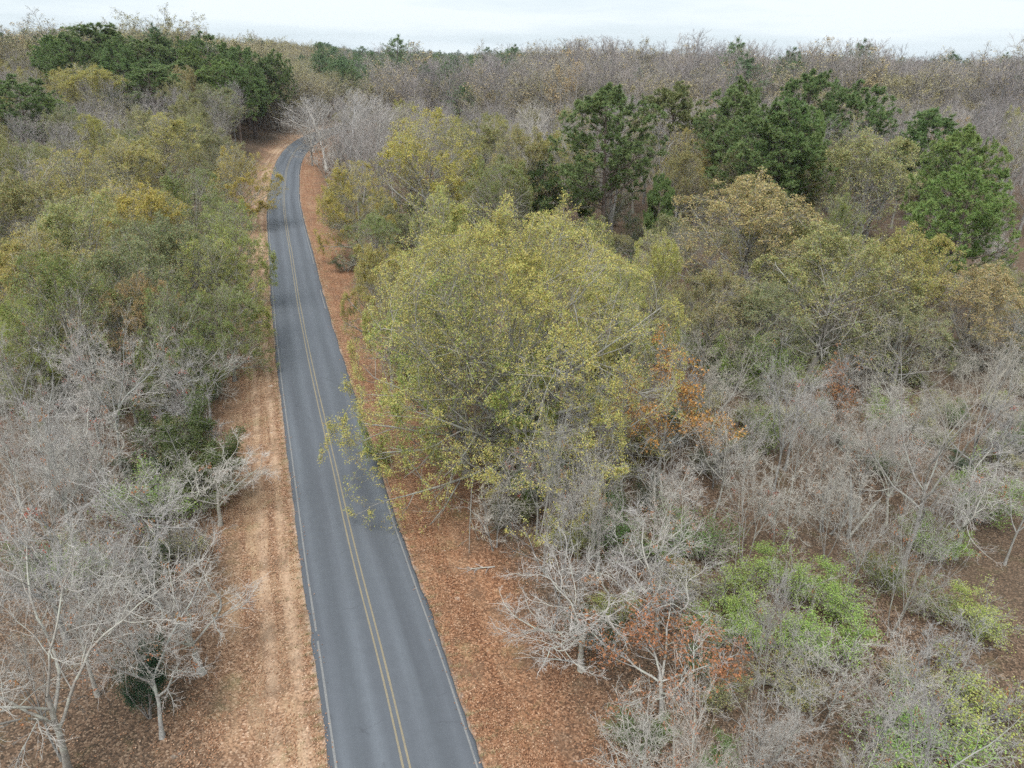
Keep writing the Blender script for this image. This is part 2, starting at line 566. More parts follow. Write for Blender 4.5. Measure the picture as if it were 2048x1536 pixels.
def upright_tree(key, seed, h=18.0, wood='grey', twig='red_twig', nleaf=0, leaf=(0.15, 0.11), rad=3.6, limbs=20, bark=None, n2=6, n3=5, n4=4, ang=0.62):
    """slender woodland tree, straight stem, steep branches"""
    rng = np.random.default_rng(seed)
    S = 10
    tr = march(rng, np.zeros((1, 3)), np.array([[rng.normal(0, .05), rng.normal(0, .05), 1.]]), np.array([h * 0.92]), S, 0.04, 0.08)
    tt = np.linspace(0, 1, S + 1)
    r0 = 0.0115 * h
    trk = (tr, (r0 * (1 - tt) ** 0.8 + 0.012 + 0.4 * r0 * np.exp(-tt * 24))[None], np.array([h * 0.92]))
    shp = lambda t: np.clip(0.7 + 1.2 * (t - .3) - 1.9 * (t - .3) ** 2, 0.25, 2)
    l1 = spawn(rng, trk, limbs, 0.32, 1.0, ang, 0.16, rad / (h * .92) * 1.35, 6, 0.10, 0.10, 0.5, 0.014, shape=shp)
    l2 = spawn(rng, l1, n2, 0.2, 1.0, 0.62, 0.2, 0.5, 4, 0.12, 0.08, 0.55, 0.009)
    l3 = spawn(rng, l2, n3, 0.15, 1.0, 0.6, 0.2, 0.5, 3, 0.12, 0.06, 0.6, 0.0065)
    l4 = spawn(rng, l3, n4, 0.15, 1.0, 0.55, 0.2, 0.55, 2, 0.12, 0.05, 0.6, 0.0055, lmin=0.1)
    lv = None
    if nleaf:
        w = patch_weight(rng, l4, 1.4, 0.05)
        lv = leaf_quads(rng, pts_on(rng, l4, nleaf, 0.1, 0.1, w), leaf[0], leaf[1], 0.4, 0.4)
    store(key, h, ([trk, l1, l2], [8, 5, 3]), ([l3, l4], [3, 3]), lv, bark or wood + '_bark', twig, 'leaf', rng)


def pine_tree(key, seed, h=23.0, rad=5.0, clear=0.42, whorls=15, per=6, blades=13, nl=0.40, flat_top=0.35):
    """straight bole, tiers of upswept boughs ending in needle brushes"""
    rng = np.random.default_rng(seed)
    S = 14
    tr = march(rng, np.zeros((1, 3)), np.array([[rng.normal(0, .03), rng.normal(0, .03), 1.]]), np.array([h * 0.97]), S, 0.022, 0.06)
    tt = np.linspace(0, 1, S + 1)
    r0 = 0.0125 * h
    trk = (tr, (r0 * (1 - tt) ** 0.7 + 0.015 + 0.3 * r0 * np.exp(-tt * 26))[None], np.array([h * 0.97]))
    def shp(t):
        x = (t - clear) / (1 - clear)
        return np.clip((0.72 + 1.05 * x - 1.42 * x ** 2.2), 0.16 + flat_top * 0.3, 2) * rng.uniform(0.62, 1.18, len(t))
    l1 = spawn(rng, trk, whorls * per, clear, 1.0, 1.28, 0.16, rad / (h * 0.97) * 1.05, 6, 0.09, 0.11, 0.42, 0.018, shape=shp)
    l2 = spawn(rng, l1, 8, 0.40, 1.0, 0.80, 0.2, 0.34, 3, 0.11, 0.12, 0.55, 0.012, lmin=0.15)
    l3 = spawn(rng, l2, 4, 0.40, 1.0, 0.75, 0.2, 0.42, 2, 0.12, 0.14, 0.6, 0.009, lmin=0.06)
    dome(rng, [l1, l2, l3], rad, h * (clear + 0.18), h * (0.84 - clear), soft=0.3, bumps=0.08)
    e1 = np.concatenate([l3[0][:, -1], l3[0][:, 1], l2[0][:, -1]])
    d1 = unit(np.concatenate([l3[0][:, -1] - l3[0][:, 0], l3[0][:, -1] - l3[0][:, 0], l2[0][:, -1] - l2[0][:, 0]]))
    n = len(e1)
    c = np.repeat(e1, blades, 0); dd = np.repeat(d1, blades, 0)
    bd = unit(dd * 0.55 + rng.normal(0, 0.62, (n * blades, 3)) + np.array([0, 0, 0.28]))
    s = unit(np.cross(bd, rng.normal(0, 1, (n * blades, 3))))
    l = (nl * rng.uniform(0.7, 1.2, n * blades))[:, None]
    st = c + rng.normal(0, 0.03, c.shape)
    V = np.stack([st - s * 0.042, st + s * 0.042, st + bd * l], 1).reshape(-1, 3)
    T = np.arange(n * blades * 3).reshape(-1, 3)
    tuft = np.repeat(rng.uniform(0, 1, n), blades)
    rnd = np.clip(tuft * 0.6 + rng.uniform(0, 0.4, n * blades), 0, 1)
    store(key, h, ([trk, l1], [9, 5]), ([l2, l3], [3, 3]), (V, T, rnd), 'pine_bark', 'pine_bark', 'needle', rng)


def shrub(key, seed, h=3.0, rad=2.2, nleaf=9000, leaf=(0.09, 0.055), stems=7, lmat='glossy_leaf', wood='grey', lean=0.55, spread=0.08):
    """many stems from one root, leaves along the outer twigs"""
    rng = np.random.default_rng(seed)
    a = np.arange(stems) * 6.283 / stems + rng.uniform(0, 6, stems) * 0.2
    d0 = np.stack([np.cos(a) * lean, np.sin(a) * lean, np.ones(stems)], 1) * 1.0 + rng.normal(0, 0.12, (stems, 3))
    p0 = np.stack([np.cos(a) * 0.1, np.sin(a) * 0.1, np.zeros(stems)], 1)
    Ln = np.full(stems, h * 0.8) * rng.uniform(0.7, 1.15, stems)
    tr = march(rng, p0, d0, Ln, 5, 0.10, 0.04)
    tt = np.linspace(0, 1, 6)
    trk = (tr, np.repeat((0.011 * h * (1 - tt) + 0.008)[None], stems, 0), Ln)
    l1 = spawn(rng, trk, 9, 0.15, 1.0, 0.85, 0.22, rad / h * 0.55, 4, 0.14, 0.05, 0.6, 0.008)
    l2 = spawn(rng, l1, 6, 0.15, 1.0, 0.75, 0.22, 0.55, 3, 0.14, 0.02, 0.6, 0.006)
    l3 = spawn(rng, l2, 3, 0.15, 1.0, 0.7, 0.2, 0.55, 2, 0.14, 0.0, 0.6, 0.005, lmin=0.05)
    w = patch_weight(rng, l3, rad * 0.35, 0.1)
    lv = leaf_quads(rng, pts_on(rng, l3, nleaf, 0.0, spread, w), leaf[0], leaf[1], 0.2, 0.8)
    store(key, h, ([trk, l1], [6, 4]), ([l2, l3], [3, 3]), lv, wood + '_bark', wood + '_twig', lmat, rng)


# the growing stock
leafy_oak('big_oak', 11, h=20.5, rad=10.4, nleaf=132000, ntw=5, limbs=30, clear=0.14, n2=8, n3=6, leaf=(0.115, 0.058), skirt=9, bumps=0.08)
for i in range(3):
    leafy_oak('oak%d' % i, 20 + i, h=17, rad=7.2, nleaf=42000, limbs=24, leaf=(0.165, 0.085), skirt=3)
for i in range(3):                                  # thin-leaved crowns, twigs dominate
    leafy_oak('thin%d' % i, 30 + i, h=15.5, rad=7.0, nleaf=29000, ntw=4, limbs=22, wood='grey', clear=0.2, top_bias=1.0, leaf=(0.165, 0.088))
bare_tree('bare0', 41, h=13, forks=5, n=(7, 7, 5, 3), nleaf=420)
bare_tree('bare1', 42, h=14, forks=6, spread=0.7, wood='ash', n=(7, 6, 5, 3), nleaf=112)
bare_tree('bare2', 43, h=12, forks=5, spread=0.95, n=(8, 7, 5, 3), nleaf=112)
bare_tree('bare3', 44, h=11, wood='ash', forks=4, stems=3, spread=0.6, n=(5, 5, 5, 3), nleaf=180)
bare_tree('grey0', 45, h=14, forks=6, spread=0.7, wood='grey', n=(6, 6, 5, 3))
bare_tree('sapling0', 46, h=7, wood='ash', forks=5, stems=2, spread=0.65, n=(6, 5, 4, 3), rt=0.0045, wig=0.2)
bare_tree('sapling1', 47, h=6, forks=5, stems=3, spread=0.7, wood='grey', n=(4, 4, 4, 3), rt=0.0045, wig=0.2)
bare_tree('rust0', 48, h=8, forks=5, spread=0.75, n=(6, 6, 4, 2), nleaf=3400, leaf=(0.15, 0.09), clump=7, wood='pale')
bare_tree('rust1', 49, h=8, forks=6, spread=0.7, n=(6, 5, 4, 2), nleaf=5600, leaf=(0.16, 0.10), clump=6, wood='pale')
for i in range(3):
    upright_tree('up%d' % i, 50 + i, rad=4.2)
upright_tree('upleaf0', 54, nleaf=6000, rad=4.2)
upright_tree('white0', 56, h=19, rad=5.5, wood='pale', bark='white_bark', twig='pale_twig', limbs=18, n2=8, n4=5, ang=0.7)
upright_tree('rustling', 57, h=6, rad=1.7, limbs=16, nleaf=1500, leaf=(0.14, 0.09), n2=5, n3=3, n4=2)
for i in range(4):
    pine_tree('pine%d' % i, 60 + i, h=23, rad=(6.6, 5.6, 7.0, 5.4)[i], clear=(.30, .36, .28, .42)[i], whorls=(13, 12, 13, 10)[i], per=5)
pine_tree('young_pine', 66, h=9, rad=3.2, clear=.12, whorls=9, per=4)
shrub('shrub0', 71, h=4.2, rad=2.6, nleaf=6500, leaf=(0.085, 0.05), lean=0.5, spread=0.13)
shrub('shrub1', 72, h=3.0, rad=2.6, nleaf=5200, leaf=(0.08, 0.05), stems=9, lean=0.8, spread=0.12)
shrub('brush0', 73, h=3.0, rad=2.2, nleaf=2600, leaf=(0.1, 0.06), stems=9, lmat='leaf')
shrub('holly', 74, h=5.0, rad=2.4, nleaf=15000, leaf=(0.11, 0.06), stems=7, lean=0.28, spread=0.13)


TREES = [
    ('bare2', 16.0, 22.4, 8.5, 2.3, 'rust', 'bare pale tree with a dense spiky narrow top, nearest the lower right corner'),
    ('bare0', 15.0, 18.1, 11, 3.2, 'rust', 'stout bare grey tree with thick crooked boughs at the bottom right corner'),
    ('bare3', 9.3, 18.8, 8.5, 3.2, 'rust', 'many stemmed bare white tree at the bottom edge right of the rust leaved oak'),
    ('rust0', 7.1, 24.1, 5.5, 4.5, 'rust', 'low spreading oak holding rust brown leaves beside the right verge'),
    ('bare2', 3.7, 27.1, 8, 4.3, 'rust', 'bare silvery tree reaching out over the leaf litter of the right verge'),
    ('bare1', 2.4, 29.7, 8.5, 2.8, 'rust', 'bare tree with arching limbs in front of the big yellow oak trunk'),
    ('bare0', 7.8, 32.5, 9.5, 4.3, 'rust', 'bare grey tree with a few russet leaves below the orange leaved tree'),
    ('bare3', 13.8, 35.2, 8, 3.6, 'red', 'bare white fan shaped tree with a few red leaves behind the bright green shrubs'),
    ('bare1', 18.7, 32.4, 7.5, 2.2, 'rust', 'thin bare tree standing between the bright green shrubs and the brown hollow'),
    ('rust1', 10.4, 44.5, 10.0, 4.5, 'orange', 'tree with bright orange leaves right of the big yellow oak'),
    ('rustling', 24.1, 49.9, 8.5, 1.8, 'rustbrown', 'slim rust brown young tree standing alone in the brown hollow'),
    ('grey0', 23.5, 35.6, 15.5, 6.0, 'rust', 'large forked bare tree with a thick pale trunk at the right edge'),
    ('bare0', 23.0, 40.9, 9.5, 3.2, 'rust', 'bare pale tree with bent limbs left of the large forked bare tree'),
    ('grey0', 14.2, 47.9, 11, 4.5, 'rust', 'bare grey tree laced with light green vine right of the orange tree'),
    ('bare3', 12.3, 53.1, 9, 3.3, 'red', 'bare pinkish grey tree with sparse reddish leaves above the orange tree'),
    ('grey0', 30.8, 43.0, 13, 4.8, 'rust', 'bare grey tree behind the large forked bare tree, cut by the right edge'),
    ('bare0', 29.7, 35.9, 11, 3.4, 'rust', 'bare tree with green vine on its trunk at the right edge'),
    ('thin0', 28.3, 64.3, 14, 8.0, 'khaki', 'leaning thin leaved oak with long pale limbs in the right middle', 90),
    ('thin1', 25.4, 82.6, 16.5, 9.8, 'tan', 'broad brownish tan oak with upswept twigs in front of the right pines'),
    ('thin2', 36.9, 66.5, 14, 6.0, 'olivegold', 'olive gold thin leaved oak in front of the two tall right pines'),
    ('thin1', 42.9, 66.9, 11, 6.1, 'tan', 'low brownish tree below the tall pines at the right edge'),
    ('oak1', 12.0, 63.6, 14.5, 3.1, 'yellow', 'small yellow green oak between the big yellow oak and the tan oak'),
    ('oak0', 35.9, 82.1, 14.5, 3.7, 'olive', 'small rounded olive green tree behind the leaning oak'),
    ('thin2', 51.1, 108.0, 18.6, 10.2, 'khaki', 'broad khaki crowned oak below the row of right hand pines'),
    ('oak2', 30.8, 132.7, 16, 7.0, 'olivegold', 'rounded gold green oak at the foot of the open crowned pine'),
    ('pine0', 12.8, 107.7, 23.5, 7.9, 'pine', 'tallest single pine, dark green, behind the big yellow oak'),
    ('pine3', 31.4, 147.4, 23, 7.7, 'pineolive', 'thin open crowned pine right of the tallest single pine'),
    ('pine1', 35.6, 130.0, 22.5, 6.0, 'pine', 'dense green pine right of the thin open crowned pine'),
    ('pine3', 45.0, 157.8, 24, 6.1, 'pine', 'flat topped dark pine at the back of the right pine clump'),
    ('pine2', 36.8, 112.2, 21.5, 8.4, 'pine', 'broad low pine in front of the right pine clump'),
    ('pine0', 56.4, 150.0, 25.4, 7.6, 'pine', 'highest pine of the right pine clump'),
    ('pine2', 63.2, 144.4, 24, 8.0, 'pine', 'rounded pine at the right end of the right pine clump'),
    ('pine1', 39.5, 110.7, 22, 4.8, 'pine', 'narrow pine in the middle of the right pine clump'),
    ('young_pine', 45.4, 117.3, 20, 2.6, 'pinelight', 'young light green pine standing in the right pine clump'),
    ('pine1', 62.0, 115.5, 21, 5.8, 'pine', 'dark pine just behind the two tall pines at the right'),
    ('pine0', 52.9, 91.0, 20.5, 5.4, 'pinelight', 'taller of the two bright green pines at the right edge'),
    ('pine2', 48.2, 80.0, 18.5, 5.3, 'pinelight', 'shorter front pine of the two bright green pines at the right edge'),
    ('young_pine', 3.6, 117.2, 12, 3.4, 'pine', 'young pine left of the tallest single pine'),
    ('young_pine', 11.7, 125.4, 10, 2.6, 'pine', 'small bluish green young pine at the foot of the tallest single pine'),
    ('young_pine', 20.3, 106.7, 12, 2.2, 'pine', 'young pine right of the tallest single pine'),
    ('big_oak', -0.5, 43.3, 20.5, 11.0, 'yellow', 'largest tree, big domed yellow green oak beside the road', 0),
    ('oak0', -5.9, 58.6, 18, 6.1, 'yellow', 'yellow oak behind the largest oak on its road side'),
    ('oak2', 3.8, 57.3, 17, 5.2, 'yellow', 'yellow oak behind the largest oak on its pine side'),
    ('oak1', 8.7, 55.9, 13.5, 3.4, 'yellowgreen', 'lower yellow green oak at the right shoulder of the largest oak'),
    ('thin0', -10.7, 59.8, 13.5, 4.0, 'olivegold', 'grey twigged olive oak at the left shoulder of the largest oak'),
    ('oak2', -14.0, 115.6, 20, 9.5, 'gold', 'tall golden green oak on the right side of the road, second from the camera'),
    ('oak0', -22.0, 102.4, 14, 5.7, 'gold', 'lower golden oak beside the road below the white limbed trees'),
    ('thin1', -6.4, 133.5, 17.5, 7.7, 'tanolive', 'dull olive oak right of the tall golden green oak'),
    ('thin2', 1.2, 117.0, 17.5, 6.4, 'tanolive', 'dull brownish oak left of the tallest single pine'),
    ('thin0', -3.3, 104.9, 14.5, 6.5, 'olive', 'olive grey oak just behind the largest oak'),
    ('white0', 4.5, 181.7, 19, 6.8, 'tan', 'white stemmed bare tree among the dull oaks left of the tallest single pine'),
    ('white0', -37.1, 170.0, 21.1, 8.9, 'tan', 'tall white limbed bare tree beside the road bend'),
    ('white0', -46.5, 185.5, 18.5, 9.8, 'tan', 'white limbed bare tree nearest the road bend', 90),
    ('white0', -30.8, 170.0, 18.5, 8.8, 'tan', 'white limbed bare tree left of the tall golden green oak', 200),
    ('grey0', -51.8, 192.7, 14, 8.8, 'rust', 'grey bare tree whose twigs reach over the road bend'),
    ('bare1', -38.5, 154.9, 12, 7.1, 'rust', 'pale bare tree leaning to the road below the white limbed trees'),
    ('thin1', -18.2, 92.6, 9, 4.3, 'olive', 'low olive tree on the right verge before the golden oak'),
    ('pine1', -117.1, 225.0, 23.7, 10.6, 'pine', 'highest pine of the left stand'),
    ('pine2', -119.2, 215.0, 21.5, 7.9, 'pine', 'leftmost pine of the left stand'),
    ('pine3', -115.7, 235.0, 20.2, 7.9, 'pine', 'pine just right of the highest one in the left stand'),
    ('pine0', -104.3, 225.0, 20.2, 8.0, 'pine', 'pine with a pointed top in the left stand'),
    ('pine1', -98.8, 230.0, 18.6, 9.0, 'pine', 'broad pine in the middle of the left stand'),
    ('pine2', -97.8, 250.0, 23.0, 8.1, 'pine', 'tall pine in the middle back of the left stand'),
    ('pine3', -88.8, 240.0, 22.2, 7.7, 'pine', 'pine right of the tall one in the left stand'),
    ('pine0', -81.2, 235.0, 23.1, 7.1, 'pine', 'pine near the right end of the left stand'),
    ('pine1', -89.9, 195.0, 18.2, 9.4, 'pine', 'broad front pine of the left stand, above the yellow olive oaks'),
    ('pine2', -101.6, 200.0, 18.8, 7.6, 'pine', 'front pine below the highest one of the left stand'),
    ('pine3', -87.4, 215.0, 19.2, 8.4, 'pine', 'low front pine in the middle of the left stand'),
    ('pine0', -80.1, 215.0, 19.9, 7.4, 'pinelight', 'light green front pine of the left stand'),
    ('pine1', -75.3, 222.0, 17.0, 6.2, 'pine', 'slender pine with a bare trunk left of the road bend'),
    ('pine2', -76.2, 246.0, 23.6, 6.3, 'pine', 'tall slender pine nearest the left bank of the road bend'),
    ('pine3', -77.6, 238.0, 20.1, 5.7, 'pine', 'slim pine between the two slender ones by the bend'),
    ('pine2', -101.2, 160.4, 19.5, 8.4, 'pine', 'pine at the left edge below the wooded hill'),
    ('pine1', -95.8, 159.7, 15, 4.4, 'pinelight', 'smaller light green pine beside the left edge pine'),
    ('pine3', -135.5, 235.0, 15.9, 5.1, 'pine', 'lone dark pine left of the left stand'),
    ('oak1', -101.8, 188.0, 18.5, 10.9, 'olivegold', 'olive dome shaped oak in front of the left pine stand'),
    ('thin0', -89.1, 208.0, 17.5, 6.5, 'tan', 'tan crowned oak between the pines of the left stand'),
    ('thin2', -73.2, 188.0, 17, 10.3, 'olivegrey', 'grey olive round tree in front of the left pine stand'),
    ('grey0', -96.1, 154.5, 16, 8.7, 'rust', 'grey bare tree below the left edge pine'),
    ('grey0', -82.2, 160.8, 14.5, 7.4, 'rust', 'grey bare tree between the olive dome and the yellow oaks'),
    ('bare1', -82.5, 157.0, 14, 6.0, 'rust', 'pale limbed bare tree below the olive dome'),
    ('oak0', -67.1, 146.3, 15.5, 11.0, 'olivegold', 'highest oak of the yellow olive group left of the road'),
    ('oak1', -60.8, 115.9, 15.5, 8.5, 'olivegold', 'olive gold oak left of the highest one in the left oak group'),
    ('oak2', -58.8, 97.9, 15.5, 8.8, 'olivegold', 'broad oak in the left part of the left oak group'),
    ('thin1', -54.0, 81.1, 15.5, 7.2, 'tanolive', 'brownish olive oak of the left oak group, cut by the left edge'),
    ('thin2', -51.6, 128.8, 15, 7.1, 'olivegrey', 'grey twigged oak at the far end of the left oak group'),
    ('oak2', -43.9, 121.1, 13.5, 5.7, 'gold', 'golden oak nearest the road bend in the left oak group'),
    ('oak0', -37.8, 87.0, 15, 6.3, 'olive', 'olive oak below the golden one by the road bend'),
    ('oak1', -41.0, 80.5, 15, 7.0, 'gold', 'bright golden oak in the centre of the left oak group'),
    ('thin0', -41.2, 69.8, 15, 6.4, 'khaki', 'thin leaved khaki oak in the centre left of the left oak group'),
    ('oak1', -40.6, 60.9, 14.5, 5.4, 'olivegold', 'gold tipped oak at the left edge in the middle of the left oak group'),
    ('thin1', -32.2, 67.5, 14, 5.6, 'olivegrey', 'grey twigged oak in the front centre of the left oak group'),
    ('oak2', -31.1, 79.2, 13, 4.7, 'yellowgreen', 'yellow green oak beside the straight of the road'),
    ('thin2', -32.4, 58.2, 13.5, 5.4, 'olivegrey', 'dull olive oak at the front of the left oak group'),
    ('thin0', -34.8, 53.4, 13.5, 5.2, 'olive', 'dark olive oak with pale limbs near the left edge'),
    ('oak0', -28.0, 65.9, 12, 5.4, 'yellowgreen', 'green oak nearest the left verge of the road'),
    ('oak1', -25.2, 60.8, 9.5, 3.7, 'olive', 'low green oak hanging over the left verge'),
    ('oak2', -26.2, 54.5, 11, 3.6, 'olive', 'low olive oak behind the one over the left verge'),
    ('oak0', -37.1, 51.4, 10.5, 2.9, 'yellowgreen', 'yellow green tree at the left edge in the middle of the picture'),
    ('thin1', -29.7, 55.9, 11.5, 3.3, 'orangetan', 'small tan topped tree above the pale bare trees on the left'),
    ('bare0', -27.7, 45.0, 13, 4.8, 'rust', 'pale bare tree with a wide twiggy crown in the left middle'),
    ('bare1', -23.7, 51.3, 9, 3.8, 'red', 'bare tree with a few red leaves beside the left verge'),
    ('bare2', -25.8, 35.5, 13, 3.0, 'rustbright', 'bare tree holding orange brown leaf tufts at the left edge'),
    ('bare3', -22.7, 33.7, 11.5, 4.9, 'rust', 'many stemmed bare white tree filling the left middle'),
    ('bare1', -23.9, 31.1, 12, 2.9, 'rust', 'bare pale tree cut by the left edge below the orange brown tufts'),
    ('bare2', -18.3, 38.6, 6.5, 3.7, 'rust', 'small bare white tree reaching over the left verge'),
    ('bare1', -18.8, 24.8, 11.5, 3.8, 'rust', 'bare white tree above the big crooked one in the lower left'),
    ('bare1', -18.0, 20.9, 12, 6.2, 'rust', 'big crooked bare tree with a thick pale trunk in the lower left corner', 30),
    ('bare2', -14.7, 26.5, 7.5, 4.1, 'rust', 'bare tree with twigs spread over the leaf litter of the left verge'),
    ('bare1', -18.6, 21.5, 9, 2.1, 'rust', 'bare tree cut by the left edge beside the big crooked one'),
    ('shrub0', 12.2, 31.7, 3.6, 2.4, 'bright', 'left one of the bright green shrubs under the bare white fan tree'),
    ('shrub0', 15.7, 32.7, 3.6, 2.2, 'bright', 'upper one of the bright green shrubs under the bare white fan tree'),
    ('shrub0', 17.8, 31.2, 3.4, 2.1, 'bright', 'right one of the bright green shrubs under the bare white fan tree'),
    ('shrub0', 13.3, 28.7, 3.0, 2.3, 'bright', 'lower one of the bright green shrubs under the bare white fan tree'),
    ('shrub0', 10.6, 28.9, 2.4, 1.6, 'bright', 'lowest left one of the bright green shrubs under the bare white fan tree'),
    ('shrub0', 16.1, 27.6, 3.4, 2.3, 'bright', 'lowest right one of the bright green shrubs under the bare white fan tree'),
    ('shrub1', 17.2, 22.4, 2.2, 3.3, 'bright', 'low bright green shrub in the bottom right corner'),
    ('shrub1', 20.8, 24.1, 2.6, 3.3, 'yellowbright', 'yellow green shrub at the right edge near the bottom'),
    ('shrub0', 25.5, 36.6, 3.0, 2.1, 'bright', 'bright green bush between the trunks in the right hollow'),
    ('shrub0', 30.6, 40.3, 5, 2.4, 'bright', 'climbing bright green bush at the right edge'),
    ('shrub0', 24.7, 29.9, 3, 2.0, 'yellowbright', 'yellow green bush at the right edge below the climbing one'),
    ('shrub1', 19.3, 48.7, 4.5, 1.7, 'bright', 'upright light green vine clump right of the orange tree'),
    ('shrub0', 20.5, 60.6, 7, 2.7, 'bright', 'light green vine covered top right of the orange tree'),
    ('shrub1', 22.9, 59.5, 6, 2.5, 'bright', 'light green vine clump under the leaning oak'),
    ('shrub1', 26.6, 45.9, 2, 1.4, 'midgreen', 'small green bush in the brown hollow'),
    ('shrub1', 11.2, 36.3, 3, 3.1, 'midgreen', 'green undergrowth below the bare grey tree with russet leaves'),
    ('shrub1', 6.6, 36.9, 3, 2.7, 'midgreen', 'green undergrowth at the foot of the largest oak'),
    ('shrub0', 1.9, 42.2, 4.5, 2.5, 'midgreen', 'leafy green bush beside the trunk of the largest oak'),
    ('shrub0', 4.3, 28.6, 2.4, 1.6, 'darkgreen', 'dark green shrub under the bare silvery tree by the right verge'),
    ('holly', -15.9, 23.7, 5.2, 1.6, 'holly', 'dark green holly bush behind the big crooked bare tree'),
    ('holly', -20.1, 41.6, 5.4, 3.3, 'darkolive', 'dark green bush at the edge of the left verge'),
    ('holly', -23.2, 44.6, 6, 3.5, 'darkolive', 'dark olive bush behind the bush at the edge of the left verge'),
    ('shrub1', -22.7, 39.3, 3.5, 3.3, 'bright', 'bright green shrub under the bare trees on the left'),
    ('shrub0', -19.9, 39.8, 2.6, 2.3, 'olivegreen', 'olive green shrub beside the small bare white tree'),
    ('shrub1', -23.6, 32.4, 3, 2.1, 'bright', 'small bright green bush in the lower left woods'),
    ('shrub0', -37.2, 56.2, 7, 4.1, 'darkgreen', 'dark green evergreen behind the pale bare trees on the left'),
    ('shrub0', -47.8, 69.2, 8, 3.2, 'midgreen', 'green bushy tree at the left edge under the dark olive oak'),
    ('shrub1', -30.1, 55.8, 5, 2.7, 'midgreen', 'green bush under the pale bare tree in the left middle'),
    ('shrub0', -22.8, 97.1, 3, 2.1, 'darkgreen', 'dark green bush on the right verge before the largest oak'),
    ('shrub0', -31.0, 123.3, 2.2, 1.2, 'darkgreen', 'small dark bush on the right verge below the golden oak'),
    ('grey0', -50.2, 198.0, 11.2, 7.7, 'rust', 'grey twiggy bare tree right of the road end, nearest the road'),
    ('white0', -57.1, 215.0, 13.8, 8.3, 'rust', 'pale twiggy bare tree hiding the far end of the road'),
    ('grey0', -58.3, 232.0, 14.2, 9.8, 'rust', 'grey bare tree behind the end of the visible road'),
    ('grey0', -41.5, 176.0, 12.8, 8.0, 'rust', 'grey bare tree at the foot of the white limbed trees'),
    ('oak2', -3.0, 44.9, 15.5, 6.4, 'yellowgreen', 'yellow green oak on the verge side of the largest oak, sharing its crown'),
    ('thin0', 7.4, 120.0, 16.8, 6.2, 'olivegold', 'olive gold oak just left of the tallest single pine'),
    ('thin1', 31.0, 82.6, 12, 6.1, 'khaki', 'khaki oak between the tan oak and the leaning oak'),
    ('thin2', 17.8, 64.2, 11, 4.7, 'tanolive', 'brownish olive oak below the tan oak'),
    ('thin0', 34.0, 60.0, 9, 5.3, 'olivegrey', 'grey olive tree left of the bare trees at the right edge'),
    ('thin1', 22.7, 61.1, 10, 5.1, 'olivegrey', 'grey twigged low oak in front of the leaning oak'),
    ('bare0', 24.4, 39.8, 9, 4.4, 'rust', 'bare tree in front of the large forked bare tree, its twigs across that trunk'),
    ('bare2', 27.1, 36.6, 8.5, 4.0, 'rust', 'twiggy bare tree right of the large forked bare tree'),
    ('bare3', 18.9, 35.9, 7.5, 3.4, 'rust', 'many stemmed bare tree at the near edge of the brown hollow'),
    ('grey0', -55.6, 206.0, 7.3, 5.1, 'rust', 'small grey bare tree right beside the road end'),
    ('grey0', -58.6, 224.0, 7.3, 6.7, 'rust', 'small grey bare tree screening the last bit of road'),
    ('bare0', -14.9, 22.7, 9.5, 4.8, 'rust', 'wide bare silvery tree above the holly bush, its twigs over the left verge', 200),
]
MARKS = [
    ('largest oak', -0.5, 43.3),
    ('orange tree', 10.4, 44.5),
    ('rust leaved oak', 7.1, 24.1),
    ('slim rust tree', 24.1, 49.9),
    ('large forked tree', 23.5, 35.6),
    ('white fan tree', 13.8, 35.2),
    ('holly bush', -15.9, 23.7),
    ('big crooked tree', -18.0, 20.9),
    ('tallest single pine', 12.8, 107.7),
    ('tall right edge pines', 52.9, 91.0),
    ('broad tan oak', 25.4, 82.6),
    ('leaning oak', 28.3, 64.3),
    ('tall golden oak', -14.0, 115.6),
    ('highest left pine', -117.1, 225.0),
    ('slender roadside pine', -76.2, 246.0),
    ('highest right pine', 56.4, 150.0),
    ('rounded right pine', 63.2, 144.4),
    ('highest left oak', -67.1, 146.3),
    ('stout corner tree', 15.0, 18.1),
    ('olive dome oak', -101.8, 188.0),
    ('wide twiggy tree', -27.7, 45.0),
    ('tall white tree', -37.1, 170.0),
    ('left edge pine', -101.2, 160.4),
    ('silvery verge tree', 3.7, 27.1),
    ('green verge oak', -28.0, 65.9),
]

# ------------------------------------------------------------------ ground
def axis(lo, hi, flo, fhi, fine, grow=1.22):
    mid = list(np.arange(flo, fhi + 1e-6, fine))
    a, st, left = flo, fine, []
    while a > lo:
        st *= grow; a -= st; left.append(max(a, lo))
    b, st, right = mid[-1], fine, []
    while b < hi:
        st *= grow; b += st; right.append(min(b, hi))
    return np.array(left[::-1] + mid + right)


gx = axis(-3000, 3000, -150, 150, 1.6)
gy = axis(-300, 3000, 8, 330, 1.6)
GX, GY = np.meshgrid(gx, gy)
gd, gs = road_coords(GX, GY)
gz = ground_z(GX.ravel(), GY.ravel(), gd)
V = np.stack([GX.ravel(), GY.ravel(), gz], 1)
nx, ny = len(gx), len(gy)
ii = (np.arange(ny - 1)[:, None] * nx + np.arange(nx - 1)[None]).ravel()
Q = np.stack([ii, ii + 1, ii + nx + 1, ii + nx], 1)

